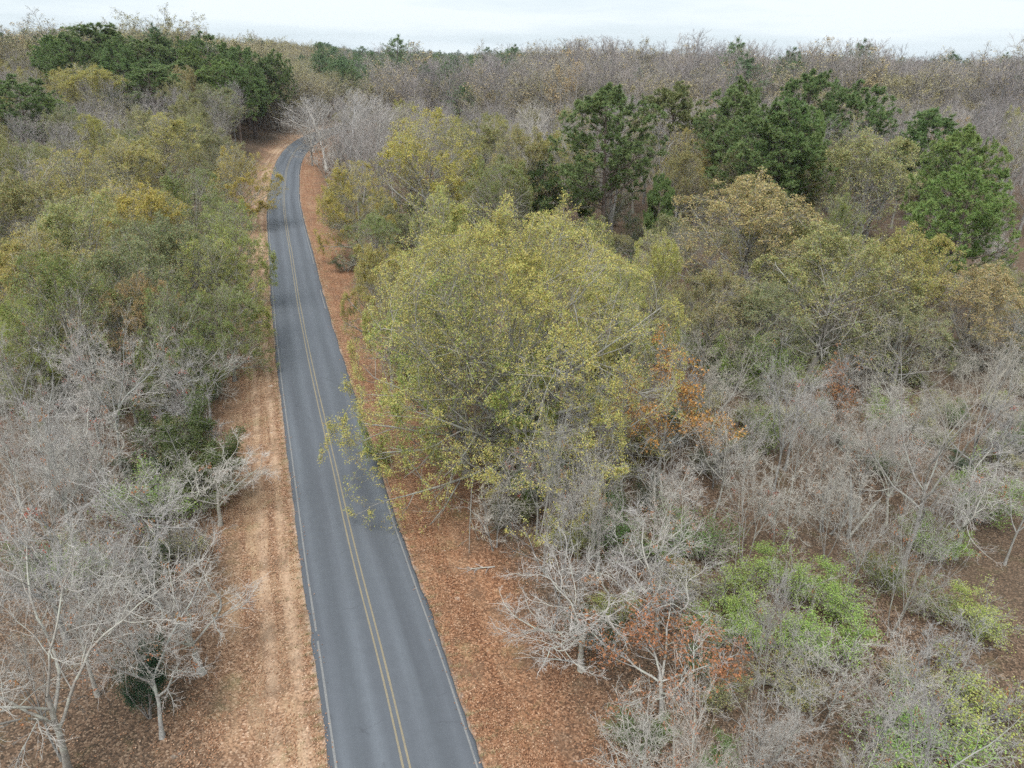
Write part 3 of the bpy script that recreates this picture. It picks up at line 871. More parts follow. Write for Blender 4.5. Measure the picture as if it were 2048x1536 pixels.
k = NT('forest_floor', 0.95)
pos = k.n('ShaderNodeNewGeometry').outputs['Position']
dd = k.attr('d'); ss = k.attr('s')
vor = k.n('ShaderNodeTexVoronoi', {'Vector': pos, 'Scale': 13.0, 'Randomness': 1.0})
cell = vor.outputs['Color']
cellv = k.n('ShaderNodeSeparateColor', {'Color': cell}).outputs[0]
shaded_duff = k.ramp(cellv, [(0.0, (0.035, 0.025, 0.018)), (0.3, (0.07, 0.045, 0.03)), (0.6, (0.125, 0.078, 0.05)), (0.85, (0.185, 0.12, 0.08)), (1.0, (0.27, 0.195, 0.135))])  # brown litter under the trees, with the shade of the twigs darkened into it
shaded_duff = k.mix(k.ramp(k.noise(pos, 0.12, 4, 0.6), [(0.35, 0.0), (0.7, 0.5)]), shaded_duff, (0.10, 0.078, 0.055))
shaded_duff = k.mix(k.ramp(k.noise(pos, 0.6, 5, 0.7), [(0.55, 0.0), (0.72, 0.35)]), shaded_duff, (0.085, 0.095, 0.036))
tan_ = k.ramp(cellv, [(0.0, (0.09, 0.048, 0.028)), (0.25, (0.18, 0.098, 0.058)), (0.6, (0.29, 0.165, 0.098)), (0.88, (0.39, 0.245, 0.158)), (1.0, (0.50, 0.36, 0.26))])
red_ = k.ramp(cellv, [(0.0, (0.075, 0.036, 0.02)), (0.28, (0.15, 0.07, 0.037)), (0.62, (0.25, 0.122, 0.064)), (0.9, (0.35, 0.19, 0.11)), (1.0, (0.46, 0.30, 0.20))])
side = k.ramp(dd, [(0.0, 0.0), (0.02, 1.0)])                  # 0 on the left verge, 1 on the right
verge = k.mix(side, tan_, red_)
# mown straw in streaks along the road
sv = k.n('ShaderNodeCombineXYZ', {0: k.math('MULTIPLY', dd, 1.5), 1: k.math('MULTIPLY', ss, 0.07), 2: 0.0}).outputs[0]
streak = k.ramp(k.noise(sv, 1.0, 5, 0.65), [(0.42, 0.0), (0.60, 0.9)])
blot = k.ramp(k.noise(pos, 0.35, 4, 0.6), [(0.38, 0.15), (0.62, 1.0)])
straw = k.mix(k.noise(pos, 14.0, 3, 0.7), (0.33, 0.225, 0.135), (0.52, 0.37, 0.24))
ad = k.math('ABSOLUTE', dd)
amt = k.math('MULTIPLY', streak, blot)
amt = k.math('MULTIPLY', amt, k.ramp(k.math('DIVIDE', ad, 12.0), [(0.25, 1.0), (0.5, 1.0), (0.66, 0.0)]))
amt = k.math('MULTIPLY', amt, k.mix(side, (0.95, 0.95, 0.95), (0.38, 0.38, 0.38)))
verge = k.mix(amt, verge, straw)
# two worn tracks on the left verge
tr1 = k.math('ABSOLUTE', k.math('ADD', dd, 5.15))
tr2 = k.math('ABSOLUTE', k.math('ADD', dd, 3.95))
trk_ = k.math('MINIMUM', tr1, tr2)
trk_ = k.math('MULTIPLY', k.ramp(trk_, [(0.0, 0.8), (0.45, 0.0)]), k.ramp(k.noise(pos, 0.22, 4, 0.7), [(0.4, 0.1), (0.6, 1.0)]))
verge = k.mix(trk_, verge, (0.50, 0.36, 0.25))
# sandy lip beside the pavement
lip = k.math('SUBTRACT', ad, k.math('MULTIPLY', k.noise(pos, 1.6, 4, 0.7), 0.9))
verge = k.mix(k.ramp(lip, [(0.0, 0.9), (0.98, 0.0)]) if False else k.ramp(k.math('SUBTRACT', lip, 2.45), [(0.0, 0.8), (0.42, 0.0)]), verge, (0.36, 0.315, 0.265))
verge = k.mix(k.ramp(k.noise(pos, 0.5, 4, 0.65), [(0.5, 0.0), (0.68, 0.55)]), verge, (0.13, 0.085, 0.055))
verge = k.mix(k.ramp(k.noise(pos, 0.33, 4, 0.7), [(0.56, 0.0), (0.72, 0.45)]), verge, (0.21, 0.20, 0.10))
sp = k.ramp(k.noise(pos, 0.9, 3, 0.5), [(0.715, 0.0), (0.75, 0.65)])
verge = k.mix(sp, verge, (0.50, 0.46, 0.41))
edge = k.math('ADD', ad, k.math('MULTIPLY', k.noise(pos, 0.25, 4, 0.6), 5.0))
col = k.mix(k.ramp(k.math('DIVIDE', edge, 20.0), [(0.44, 0.0), (0.62, 1.0)]), verge, shaded_duff)
k.base(col)
k.bump(k.math('ADD', k.math('MULTIPLY', cellv, 0.6), k.noise(pos, 5.0, 4, 0.7)), 0.6, 0.06)
g_me = np_mesh('ground', V, Q, mats=[k.m], pattr={'d': gd, 's': gs}, smooth=True)
ground = tag(link('ground', g_me), kind='structure')

# ------------------------------------------------------------------ road
rng = np.random.default_rng(5)
W2 = 3.08
prof = np.array([-W2, -W2 + 0.12, -2.4, -1.6, -0.8, 0.0, 0.8, 1.6, 2.4, W2 - 0.12, W2])
n = len(RC)


def wob(seed, amp, l):
    r = np.random.default_rng(seed)
    v = r.normal(0, 1, int(RS[-1] / l) + 3)
    return amp * np.interp(RS / l, np.arange(len(v)), v)


offs = np.repeat(prof[None], n, 0)
eL = wob(1, 0.035, 2.6) + wob(2, 0.03, 0.75)
eR = wob(3, 0.035, 2.2) + wob(4, 0.035, 0.75)
offs[:, 0] -= eL; offs[:, 1] -= eL * 0.5
offs[:, -1] += eR; offs[:, -2] += eR * 0.5
offs[:, 0] = np.minimum(offs[:, 0], -2.93)


def road_pt(off, dz):
    X = RC[:, 0:1] + RN[:, 0:1] * off
    Y = RC[:, 1:2] + RN[:, 1:2] * off
    Z = hills(X, Y) + dz
    return np.stack([X, Y, np.broadcast_to(Z, X.shape)], -1)


full = np.concatenate([offs[:, :1], offs, offs[:, -1:]], 1)
dz = 0.04 * (1 - (np.abs(full) / W2) ** 2).clip(0, 1) + 0.012
dz[:, 0] = -0.12; dz[:, -1] = -0.12
P = road_pt(full, dz)
m_ = full.shape[1]
ii = (np.arange(n - 1)[:, None] * m_ + np.arange(m_ - 1)[None]).ravel()
Q = np.stack([ii, ii + 1, ii + m_ + 1, ii + m_], 1)

k = NT('asphalt', 0.82)
pos = k.n('ShaderNodeNewGeometry').outputs['Position']
dd = k.attr('d'); ss = k.attr('s')
ad = k.math('ABSOLUTE', dd)
sv = k.n('ShaderNodeCombineXYZ', {0: dd, 1: k.math('MULTIPLY', ss, 0.05), 2: 0.0}).outputs[0]
c = k.ramp(k.noise(pos, 95.0, 2, 0.6), [(0.3, (0.068, 0.076, 0.087)), (0.7, (0.128, 0.140, 0.158))])
lane = k.ramp(k.math('DIVIDE', ad, 3.1), [(0.0, 1.12), (0.14, 1.0), (0.30, 1.28), (0.50, 0.86), (0.62, 0.90), (0.78, 1.24), (0.90, 0.98), (1.0, 0.82)])
lamt = k.ramp(k.noise(sv, 0.8, 3, 0.6), [(0.3, 0.25), (0.7, 1.0)])
c = k.mix(lamt, c, k.mix(1.0, c, lane, 'MULTIPLY'))
big = k.ramp(k.noise(sv, 0.9, 4, 0.6), [(0.3, (0.88, 0.87, 0.88)), (0.7, (1.10, 1.11, 1.11))])
c = k.mix(1.0, c, big, 'MULTIPLY')
mid = k.ramp(k.noise(pos, 1.7, 5, 0.7), [(0.3, 0.95), (0.7, 1.05)])
c = k.mix(1.0, c, mid, 'MULTIPLY')
# hairline cross cracks
cv = k.n('ShaderNodeCombineXYZ', {0: k.math('MULTIPLY', dd, 0.06), 1: k.math('ADD', k.math('MULTIPLY', ss, 0.22), k.math('MULTIPLY', k.noise(pos, 0.8, 4, 0.6), 0.28)), 2: 0.0}).outputs[0]
ce = k.n('ShaderNodeTexVoronoi', {'Vector': cv, 'Scale': 1.0}, feature='DISTANCE_TO_EDGE').outputs['Distance']
crk = k.math('MULTIPLY', k.ramp(ce, [(0.0, 0.35), (0.006, 0.0)]), k.ramp(k.noise(pos, 0.45, 3, 0.6), [(0.5, 0.0), (0.58, 1.0)]))
c = k.mix(crk, c, (0.032, 0.032, 0.035))
fleck = k.ramp(k.noise(pos, 24.0, 1, 0.4), [(0.80, 0.0), (0.83, 0.6)])
c = k.mix(fleck, c, (0.30, 0.27, 0.23))
grit = k.math('MULTIPLY', k.ramp(k.math('ADD', ad, k.math('MULTIPLY', k.noise(pos, 3.0, 4, 0.7), 0.35)), [(0.0, 0.0), (1.0, 0.0)]), 0.0)
k.base(c)
k.bump(k.noise(pos, 90.0, 2, 0.6), 0.35, 0.01)
asphalt = k.m
S2 = np.repeat(RS[:, None], m_, 1)
road = tag(link('road', np_mesh('road', P.reshape(-1, 3), Q, mats=[asphalt], pattr={'d': full, 's': S2}, smooth=False)), kind='structure')


def paint(name, col_a, col_b, wear):
    k = NT(name, 0.7)
    pos = k.n('ShaderNodeNewGeometry').outputs['Position']
    c = k.mix(k.noise(pos, 1.1, 5, 0.7), col_a, col_b)
    w = k.ramp(k.noise(pos, 22.0, 4, 0.75), [(wear - 0.06, 0.75), (wear + 0.06, 0.0)])
    k.base(k.mix(w, c, (0.13, 0.13, 0.135)))
    return k.m


M['yellow_paint'] = paint('yellow_paint', (0.215, 0.178, 0.112), (0.275, 0.235, 0.155), 0.46)
M['white_paint'] = paint('white_paint', (0.185, 0.187, 0.185), (0.26, 0.258, 0.25), 0.50)


def road_line(name, centre, width, mat, gaps, seed, s_max=320):
    r = np.random.default_rng(seed)
    c = centre + wob(seed + 50, 0.012, 5.0)
    wl = width * (1 + wob(seed + 60, 0.08, 0.8))
    o2 = np.stack([c - wl / 2, c + wl / 2], 1)
    z2 = 0.04 * (1 - (np.abs(o2) / W2) ** 2).clip(0, 1) + 0.012 + 0.010
    P2 = road_pt(o2, z2)
    i2 = np.arange(n - 1) * 2
    Q2 = np.stack([i2, i2 + 1, i2 + 3, i2 + 2], 1)
    keep = RS[:-1] < s_max
    for a, b in gaps:
        keep &= ~((RS[:-1] > a) & (RS[:-1] < b))
    Q2 = Q2[keep]
    o = link(name, np_mesh(name, P2.reshape(-1, 3), Q2, mats=[M[mat]]), road)
    return o


road_line('centre_line', -0.14, 0.092, 'yellow_paint', [], 1)
road_line('centre_line', 0.14, 0.092, 'yellow_paint', [], 2)
# the left edge line is broken into flakes where it wore off
g = [(19.5, 20.1), (24.6, 24.9), (25.4, 25.7), (26.1, 26.4), (27.0, 27.2), (27.7, 28.0)]
road_line('edge_line', -2.80, 0.10, 'white_paint', g, 3)
road_line('edge_line', 2.82, 0.09, 'white_paint', [(31, 72), (80, 92)], 4)

# ------------------------------------------------------------------ fallen leaves on the verges (real leaves near the road)
k = NT('dry_leaf', 0.75)
r = k.attr('rnd')
c = k.ramp(r, [(0.0, (0.09, 0.045, 0.026)), (0.2, (0.19, 0.09, 0.048)), (0.45, (0.30, 0.155, 0.085)), (0.7, (0.40, 0.235, 0.143)), (0.9, (0.49, 0.335, 0.23)), (1.0, (0.58, 0.46, 0.36))])
k.base(c)
M['dry_leaf'] = k.m
rng = np.random.default_rng(8)


def litter(name, n_leaf, side, dmin, dfall, label, rb, s_hi=95.0, parent=None):
    u = rng.uniform(0, 1, n_leaf)
    s = 6 + (s_hi - 6) * u ** 1.6
    d = dmin - 0.45 + np.abs(rng.gamma(1.7, dfall, n_leaf))
    j = np.searchsorted(RS, s).clip(0, n - 1)
    xy = RC[j] + RN[j] * (side * d)[:, None] + rng.normal(0, 0.3, (n_leaf, 2))
    d2, _ = road_coords(xy[:, 0], xy[:, 1])
    keep = np.abs(d2) > 3.02 + 0.22 * rng.uniform(0, 1, n_leaf) ** 2
    keep |= (np.abs(d2) > 2.55) & (rng.uniform(0, 1, n_leaf) < 0.10)
    if side < 0:
        tr_ = np.minimum(np.abs(d2 + 5.15), np.abs(d2 + 3.95))
        keep &= ~((tr_ < 0.32 + 0.1 * np.sin(xy[:, 1] * 0.7)) & (rng.uniform(0, 1, n_leaf) < 0.85))
        keep &= ~((np.sin(d2 * 5.2 + 0.6 * np.sin(xy[:, 1] * 0.13)) > 0.45) & (rng.uniform(0, 1, n_leaf) < 0.5))
    drift = np.sin(xy[:, 0] * 0.9 + 1.7 * np.sin(xy[:, 1] * 0.6)) + np.sin(xy[:, 1] * 1.1 + xy[:, 0] * 0.5)
    keep &= (drift > -0.35) | (rng.uniform(0, 1, n_leaf) < 0.28)
    xy, d2 = xy[keep], d2[keep]
    z = ground_z(xy[:, 0], xy[:, 1], d2) + 0.012 + rng.uniform(0, 0.02, len(xy)) + 0.085 * (np.abs(d2) < 3.16)
    C = np.concatenate([xy, z[:, None]], 1)
    m = len(C)
    a = rng.uniform(0, 6.283, m)
    tl = rng.normal(0, 0.28, m); tw = rng.normal(0, 0.35, m)
    dv = np.stack([np.cos(a), np.sin(a), tl], 1); sv_ = np.stack([-np.sin(a), np.cos(a), tw], 1)
    l = rng.uniform(0.055, 0.115, m)[:, None]; w = rng.uniform(0.035, 0.07, m)[:, None]
    cup = np.array([0, 0, 1.0]) * rng.uniform(0.0, 0.035, (m, 1))
    V = np.stack([C - dv * l * .5 + cup, C + sv_ * w * .5, C + dv * l * .5 + cup, C - sv_ * w * .5], 1).reshape(-1, 3)
    rr = np.clip(rng.beta(*rb, m), 0, 1)
    return tag(link(name, np_mesh(name, V, np.arange(m * 4).reshape(-1, 4), mats=[M['dry_leaf']], fattr={'rnd': rr})), label, 'leaf litter', kind='stuff')


litter('leaf_litter', 66000, -1, 3.0, 2.2, 'tan and orange fallen leaves covering the left verge', (2.0, 1.9))
litter('leaf_litter', 62000, 1, 3.1, 2.8, 'red brown fallen leaves covering the right verge', (1.6, 2.4))

# ------------------------------------------------------------------ planting
TINT = {'yellow': (0.515, 0.49, 0.17), 'yellowgreen': (0.37, 0.40, 0.13), 'gold': (0.50, 0.42, 0.12), 'olivegold': (0.43, 0.385, 0.135),
        'olive': (0.26, 0.295, 0.11), 'olivegrey': (0.285, 0.295, 0.15), 'khaki': (0.38, 0.365, 0.165), 'tan': (0.43, 0.355, 0.18), 'tanolive': (0.35, 0.325, 0.15),
        'orangetan': (0.42, 0.30, 0.15), 'pine': (0.175, 0.24, 0.095), 'pinelight': (0.235, 0.305, 0.105), 'pineolive': (0.225, 0.26, 0.11),
        'bright': (0.285, 0.385, 0.105), 'yellowbright': (0.37, 0.405, 0.115), 'midgreen': (0.125, 0.20, 0.06), 'darkgreen': (0.055, 0.10, 0.045),
        'darkolive': (0.10, 0.125, 0.045), 'olivegreen': (0.20, 0.235, 0.07), 'holly': (0.032, 0.072, 0.042),
        'rust': (0.40, 0.19, 0.10), 'rustbrown': (0.36, 0.17, 0.085), 'rustbright': (0.48, 0.23, 0.10), 'red': (0.44, 0.12, 0.085), 'orange': (0.58, 0.31, 0.105)}
KIND = {'oak': ('leafy_oak', 'tree'), 'big': ('leafy_oak', 'tree'), 'thi': ('thin_leaved_oak', 'tree'), 'bar': ('bare_tree', 'tree'), 'gre': ('bare_tree', 'tree'),
        'sap': ('bare_sapling', 'sapling'), 'rus': ('rust_leaved_tree', 'tree'), 'up0': ('slender_tree', 'tree'), 'up1': ('slender_tree', 'tree'), 'up2': ('slender_tree', 'tree'),
        'upl': ('slender_tree', 'tree'), 'whi': ('white_limbed_tree', 'tree'), 'pin': ('pine_tree', 'pine'), 'you': ('young_pine_tree', 'pine'),
        'shr': ('shrub', 'shrub'), 'bru': ('brush', 'shrub'), 'hol': ('holly_bush', 'shrub')}
prng = np.random.default_rng(77)
PLACED = []


def plant(key, x, y, h, rad, tint, label, group=None, rot=None, lean=0.0):
    e = PROTO[key]
    z = float(ground_z(np.array([x]), np.array([y]))[0]) - 0.05
    nm, cat = KIND[key[:3]]
    t = tag(link(nm, None), label, cat, group)
    t.empty_display_size = 0.5
    t.location = (x, y, z)
    a = prng.uniform(0, 6.283) if rot is None else R(rot)
    t.rotation_euler = (prng.normal(0, 0.02) + lean, prng.normal(0, 0.02), a)
    sxy = rad / e['rad']; sz = h / e['top']
    t.scale = (sxy, sxy * prng.uniform(0.94, 1.06), sz)
    c = np.array(TINT[tint]) * prng.uniform(0.93, 1.07) * prng.uniform(0.96, 1.04, 3)
    link('trunk', e['trunk'], t, tuple(c))
    cr_ = link('crown', e['crown'], t, tuple(c)) if 'crown' in e else t
    if 'foliage' in e:
        link('foliage', e['foliage'], cr_, tuple(c))
    PLACED.append((x, y, rad, h))
    return t


GROUPS = {'pine': 'pines of the woods', 'leafy_oak': 'leafy autumn oaks', 'thin_leaved_oak': 'thin leaved autumn oaks', 'bare_tree': 'bare trees of the woods', 'shrub': 'green shrubs of the undergrowth'}
for row in TREES:
    key = row[0]
    nm = KIND[key[:3]][0]
    g = GROUPS.get('pine' if 'pine' in nm else nm)
    plant(*row[:7], group=g, rot=row[7] if len(row) > 7 else None, lean=0.24 if row[6].startswith('leaning') else 0.0)
NHERO = len(PLACED)

# ------------------------------------------------------------------ the woods between them
frng = np.random.default_rng(123)
LANDMARKS = [(LM, x_, y_) for LM, x_, y_ in MARKS]
COUNTED = {}
ORD = ['nearest', 'second', 'third', 'fourth', 'fifth', 'sixth', 'seventh', 'eighth', 'ninth', 'tenth']


def relation(x, y):
    """closest landmark, and on which side of it this tree stands as the camera sees it"""
    best = min(LANDMARKS, key=lambda m: (m[1] - x) ** 2 + (m[2] - y) ** 2)
    side = (x / y - best[1] / best[2]) * y
    dep = y - best[2]
    rel = ('right of' if side > 0 else 'left of') if abs(side) > abs(dep) else ('behind' if dep > 0 else 'in front of')
    return best[0], rel, math.hypot(best[1] - x, best[2] - y)


def short(label):
    for w in (' in the ', ' behind ', ' on the ', ' right of', ' left of'):
        label = label.split(w)[0]
    return label


def settle_labels():
    for (kind, lm, rel), lst in COUNTED.items():
        lst.sort(key=lambda q: q[0])
        for i, (dist, o) in enumerate(lst):
            if i < len(ORD):
                o['label'] = '%s, %s one %s the %s' % (kind, ORD[i], rel, lm) if len(lst) > 1 else '%s %s the %s' % (kind, rel, lm)
            else:
                o['label'] = '%s, one of the farther ones %s the %s' % (kind, rel, lm)




def fill(n_try, xr, yr, dmin, choose, gap, cap, dmax=1e9, tmin=-9, tmax=9, tall=True):
    made = 0
    xs = frng.uniform(*xr, n_try); ys = frng.uniform(*yr, n_try)
    ds, _ = road_coords(xs, ys)
    for x, y, d in zip(xs, ys, ds):
        if made >= cap: break
        if abs(d) < dmin or abs(d) > dmax: continue
        tn = x / y
        if abs(tn) > 0.80 or tn < tmin or tn > tmax: continue
        key, h, rad, tint, label, group = choose(x, y, d)
        if key is None: continue
        if d < 0 and y < 29 and abs(d) < 13.5: continue
        if d > 0 and ((x - 24.3) / 4.0) ** 2 + ((y - 49.5) / 5.0) ** 2 < 1 and h > 2.4: continue   # keeps the slim rust tree in the open
        #                            leaf-strewn opening at the lower left
        if y < 60 and ((x - 25.0) / 4.5) ** 2 + ((y - 38.0) / 4.0) ** 2 < 1: continue      # the open hollow
        if abs(d) < 3.4 + rad * 0.8 and not key.startswith(('sap', 'bru', 'shr')): continue
        bad = False
        for (px, py, pr, ph) in PLACED:
            g_ = gap * (min(pr, 6.0) + rad) if tall else gap * (min(pr, 1.5) + rad)
            if (px - x) ** 2 + (py - y) ** 2 < g_ * g_:
                bad = True; break
        if bad: continue
        o = plant(key, x, y, h, rad, tint, label, group)
        lm, rel, dist = relation(x, y)
        COUNTED.setdefault((short(label), lm, rel), []).append((dist, o))
        made += 1
    return made


U = frng.uniform
PK = lambda *a: a[frng.integers(0, len(a))]


def far_right(x, y, d):
    q = U(0, 1)
    if q < 0.70:
        return PK('up0', 'up1', 'up2'), U(15, 21), U(3.4, 4.9), 'tan', 'slender bare reddish grey tree in the woods behind the right hand pines', 'slender bare trees behind the right pines'
    if q < 0.82:
        return 'upleaf0', U(15, 21), U(3.4, 4.8), PK('tan', 'khaki', 'orangetan'), 'slender yellow brown leaved tree behind the right hand pines', 'slender yellowish trees behind the right pines'
    if q < 0.94:
        return PK('thin0', 'thin1', 'thin2'), U(14, 18), U(4, 6), PK('tanolive', 'khaki'), 'dull brownish oak in the woods behind the right hand pines', 'dull oaks behind the right pines'
    return 'white0', U(15, 19), U(3, 4.2), 'tan', 'pale stemmed bare tree in the woods behind the right hand pines', 'pale bare trees behind the right pines'


def far_mid(x, y, d):
    q = U(0, 1)
    if q < 0.55:
        return PK('up0', 'up1', 'up2'), U(13, 18), U(3.4, 4.8), 'tan', 'slender bare grey tree behind the golden oaks right of the road', 'slender bare trees behind the golden oaks'
    if q < 0.8:
        return PK('grey0', 'white0'), U(12, 17), U(3.5, 5.0), 'rust', 'spreading bare grey tree behind the golden oaks right of the road', 'spreading bare trees behind the golden oaks'
    return PK('thin0', 'thin1'), U(12, 16), U(4, 6), PK('tanolive', 'olivegold'), 'dull olive oak behind the golden oaks right of the road', 'dull oaks behind the golden oaks'


def far_left(x, y, d):
    q = U(0, 1)
    if q < 0.30:
        return PK('up0', 'up1', 'up2'), U(14, 19), U(3.4, 4.8), 'tan', 'slender bare tree on the wooded rise left of the road', 'slender bare trees on the left rise'
    if q < 0.75:
        return PK('thin0', 'thin1', 'thin2', 'oak1'), U(13, 17), U(4.5, 6.5), PK('tanolive', 'olivegold', 'khaki', 'olivegrey'), 'olive brown oak on the wooded rise left of the road', 'olive brown oaks on the left rise'
    return 'grey0', U(12, 16), U(4, 6), 'rust', 'spreading bare tree on the wooded rise left of the road', 'spreading bare trees on the left rise'


def mid_right(x, y, d):
    q = U(0, 1)
    if q < 0.30:
        return PK('grey0', 'bare1', 'bare0'), U(6, 8.5), U(2.6, 3.8), 'rust', 'bare grey tree in the thicket below the leaning oak', 'bare grey trees of the right thicket'
    if q < 0.88:
        return PK('thin0', 'thin1', 'thin2'), U(6, 8.5), U(2.8, 4.0), PK('khaki', 'tanolive', 'olivegrey', 'olive'), 'low thin leaved oak in the thicket of the right middle', 'low thin leaved oaks of the right thicket'
    return PK('up0', 'up1'), U(7, 9), U(1.8, 2.6), 'tan', 'slim bare tree in the thicket of the right middle', 'slim bare trees of the right thicket'


def under_right(x, y, d):
    q = U(0, 1)
    if q < 0.24:
        return 'sapling0', U(3.0, 5.5), U(1.6, 2.6), 'rust', 'pale bare sapling in the undergrowth right of the road', 'pale bare saplings right of the road'
    if q < 0.42:
        return 'sapling1', U(2.5, 5.0), U(1.6, 2.6), 'rust', 'grey bare sapling in the undergrowth right of the road', 'grey bare saplings right of the road'
    if q < 0.60:
        return 'brush0', U(1.4, 2.8), U(1.2, 2.0), PK('olive', 'tanolive', 'khaki'), 'dull olive brush right of the road', 'dull brush right of the road'
    if q < 0.78:
        return PK('shrub0', 'shrub1'), U(1.6, 3.6), U(1.2, 2.2), PK('bright', 'yellowbright', 'olivegreen'), 'yellow green bush in the undergrowth right of the road', 'yellow green bushes right of the road'
    return PK('shrub0', 'shrub1'), U(1.4, 3.4), U(1.2, 2.2), PK('midgreen', 'darkolive', 'darkgreen'), 'dark green bush in the undergrowth right of the road', 'dark green bushes right of the road'


def under_left(x, y, d):
    r_ = under_right(x, y, d)
    return (*r_[:4], r_[4].replace('right of', 'left of'), r_[5].replace('right of', 'left of'))


def low_left(x, y, d):
    if U(0, 1) < 0.5:
        return PK('thin0', 'thin2'), U(5, 7.5), U(2.6, 3.6), PK('olivegrey', 'olive'), 'low olive oak in the shade between the left oaks', 'low oaks between the left oaks'
    return PK('shrub0', 'brush0'), U(3, 5), U(2.0, 3.0), PK('darkolive', 'darkgreen', 'midgreen'), 'dark bush in the shade between the left oaks', 'dark bushes between the left oaks'


def low_mid(x, y, d):
    if U(0, 1) < 0.35:
        return PK('thin0', 'thin1', 'thin2'), U(4.5, 7), U(2.4, 3.4), PK('olivegrey', 'tanolive', 'khaki'), 'low dull oak in the undergrowth behind the largest oak', 'low oaks of the middle undergrowth'
    return PK('brush0', 'shrub0'), U(3, 5), U(1.8, 2.8), PK('darkolive', 'olive', 'darkgreen'), 'dark brush in the undergrowth behind the largest oak', 'dark brush of the middle undergrowth'


def near_right(x, y, d):
    q = U(0, 1)
    if q < 0.42:
        return PK('bare0', 'bare2'), U(7.5, 11.5), U(2.8, 4.2), PK('rust', 'red'), 'crooked bare silvery tree in the near woods right of the road', 'crooked bare trees of the near right woods'
    if q < 0.72:
        return PK('bare1', 'bare3'), U(7.5, 12), U(2.4, 3.8), 'rust', 'upswept bare pale tree in the near woods right of the road', 'upswept bare trees of the near right woods'
    return 'sapling0', U(4.5, 7), U(2.0, 3.2), 'rust', 'pale bare sapling in the undergrowth right of the road', 'pale bare saplings right of the road'


def near_left(x, y, d):
    r_ = near_right(x, y, d)
    return (*r_[:4], r_[4].replace('right of', 'left of'), r_[5].replace('right', 'left'))


def pine_left(x, y, d):
    return PK('pine0', 'pine1', 'pine2', 'pine3'), U(17, 21.5), U(5, 7.2), PK('pine', 'pine', 'pinelight'), 'level topped pine in the left stand', 'pines inside the left stand'


c0 = fill(900, (-150, -70), (200, 262), 9, pine_left, 0.36, 26, tmin=-0.60, tmax=-0.32)
c1 = fill(4000, (10, 190), (118, 235), 10, far_right, 0.58, 250, tmin=0.10)
c2 = fill(2500, (-60, 40), (115, 235), 9, far_mid, 0.58, 120, tmin=-0.30, tmax=0.14)
c3 = fill(2500, (-190, -50), (150, 235), 12, far_left, 0.58, 110, tmax=-0.36)
c10 = fill(900, (-140, -60), (90, 150), 12, far_left, 0.55, 40, tmax=-0.5)
c11 = fill(1500, (-20, 95), (70, 150), 8, low_mid, 0.6, 70, tall=False)
c9 = fill(900, (-80, -14), (55, 150), 8, low_left, 0.5, 60, tall=False)
c4 = fill(900, (8, 75), (60, 118), 12, mid_right, 0.66, 40)
c7 = fill(1500, (-4, 48), (17, 47), 7.8, near_right, 0.46, 52)
c8 = fill(700, (-40, -8), (28, 52), 9.6, near_left, 0.42, 26)
c5 = fill(2200, (-2, 60), (16, 75), 9.0, under_right, 0.6, 165, tall=False)
c6 = fill(1200, (-60, -8), (14, 75), 8.0, under_left, 0.55, 120, tall=False)
settle_labels()

# ------------------------------------------------------------------ the far woods: one mass out to the horizon
def far_leaf(name, c0, c1, c2):
    k = NT(name, 0.7)
    rnd = k.n('ShaderNodeObjectInfo').outputs['Random']
    c = k.ramp(rnd, [(0.0, c0), (0.5, c1), (1.0, c2)])
    c = k.mix(1.0, c, k.ramp(k.attr('rnd'), [(0.0, 0.7), (1.0, 1.3)]), 'MULTIPLY')
    k.base(c)
    return k.m


M['far_pine'] = far_leaf('far_pine', (0.10, 0.16, 0.075), (0.12, 0.19, 0.08), (0.15, 0.215, 0.085))
M['far_olive'] = far_leaf('far_olive', (0.27, 0.26, 0.12), (0.33, 0.30, 0.14), (0.35, 0.29, 0.15))
M['far_gold'] = far_leaf('far_gold', (0.30, 0.265, 0.16), (0.36, 0.30, 0.16), (0.41, 0.30, 0.15))
FAR = bpy.data.collections.new('far_stock')


def far_tree(name, wood, twigs, wmat, tmat, leaves=None, lmat=None):
    V1, Q1 = tubes(*wood)
    V2, Q2 = tubes(*twigs)
    V = [V1, V2]; Q = [Q1, Q2 + len(V1)]
    mi = [np.zeros(len(Q1)), np.ones(len(Q2))]
    mats = [M[wmat], M[tmat]]
    if leaves is not None:
        Q.append(leaves[1] + len(V1) + len(V2)); V.append(leaves[0]); mi.append(np.full(len(leaves[1]), 2)); mats.append(M[lmat])
    Q = np.concatenate(Q)
    rnd = np.random.default_rng(1).uniform(0, 1, len(Q))
    V = np.concatenate(V)
    V = V / V[:, 2].max()                       # unit height
    me = np_mesh(name, V, Q, mats=mats, mat_idx=np.concatenate(mi), fattr={'rnd': rnd})
    o = bpy.data.objects.new(name, me)
    FAR.objects.link(o)
    return len(Q) * 2


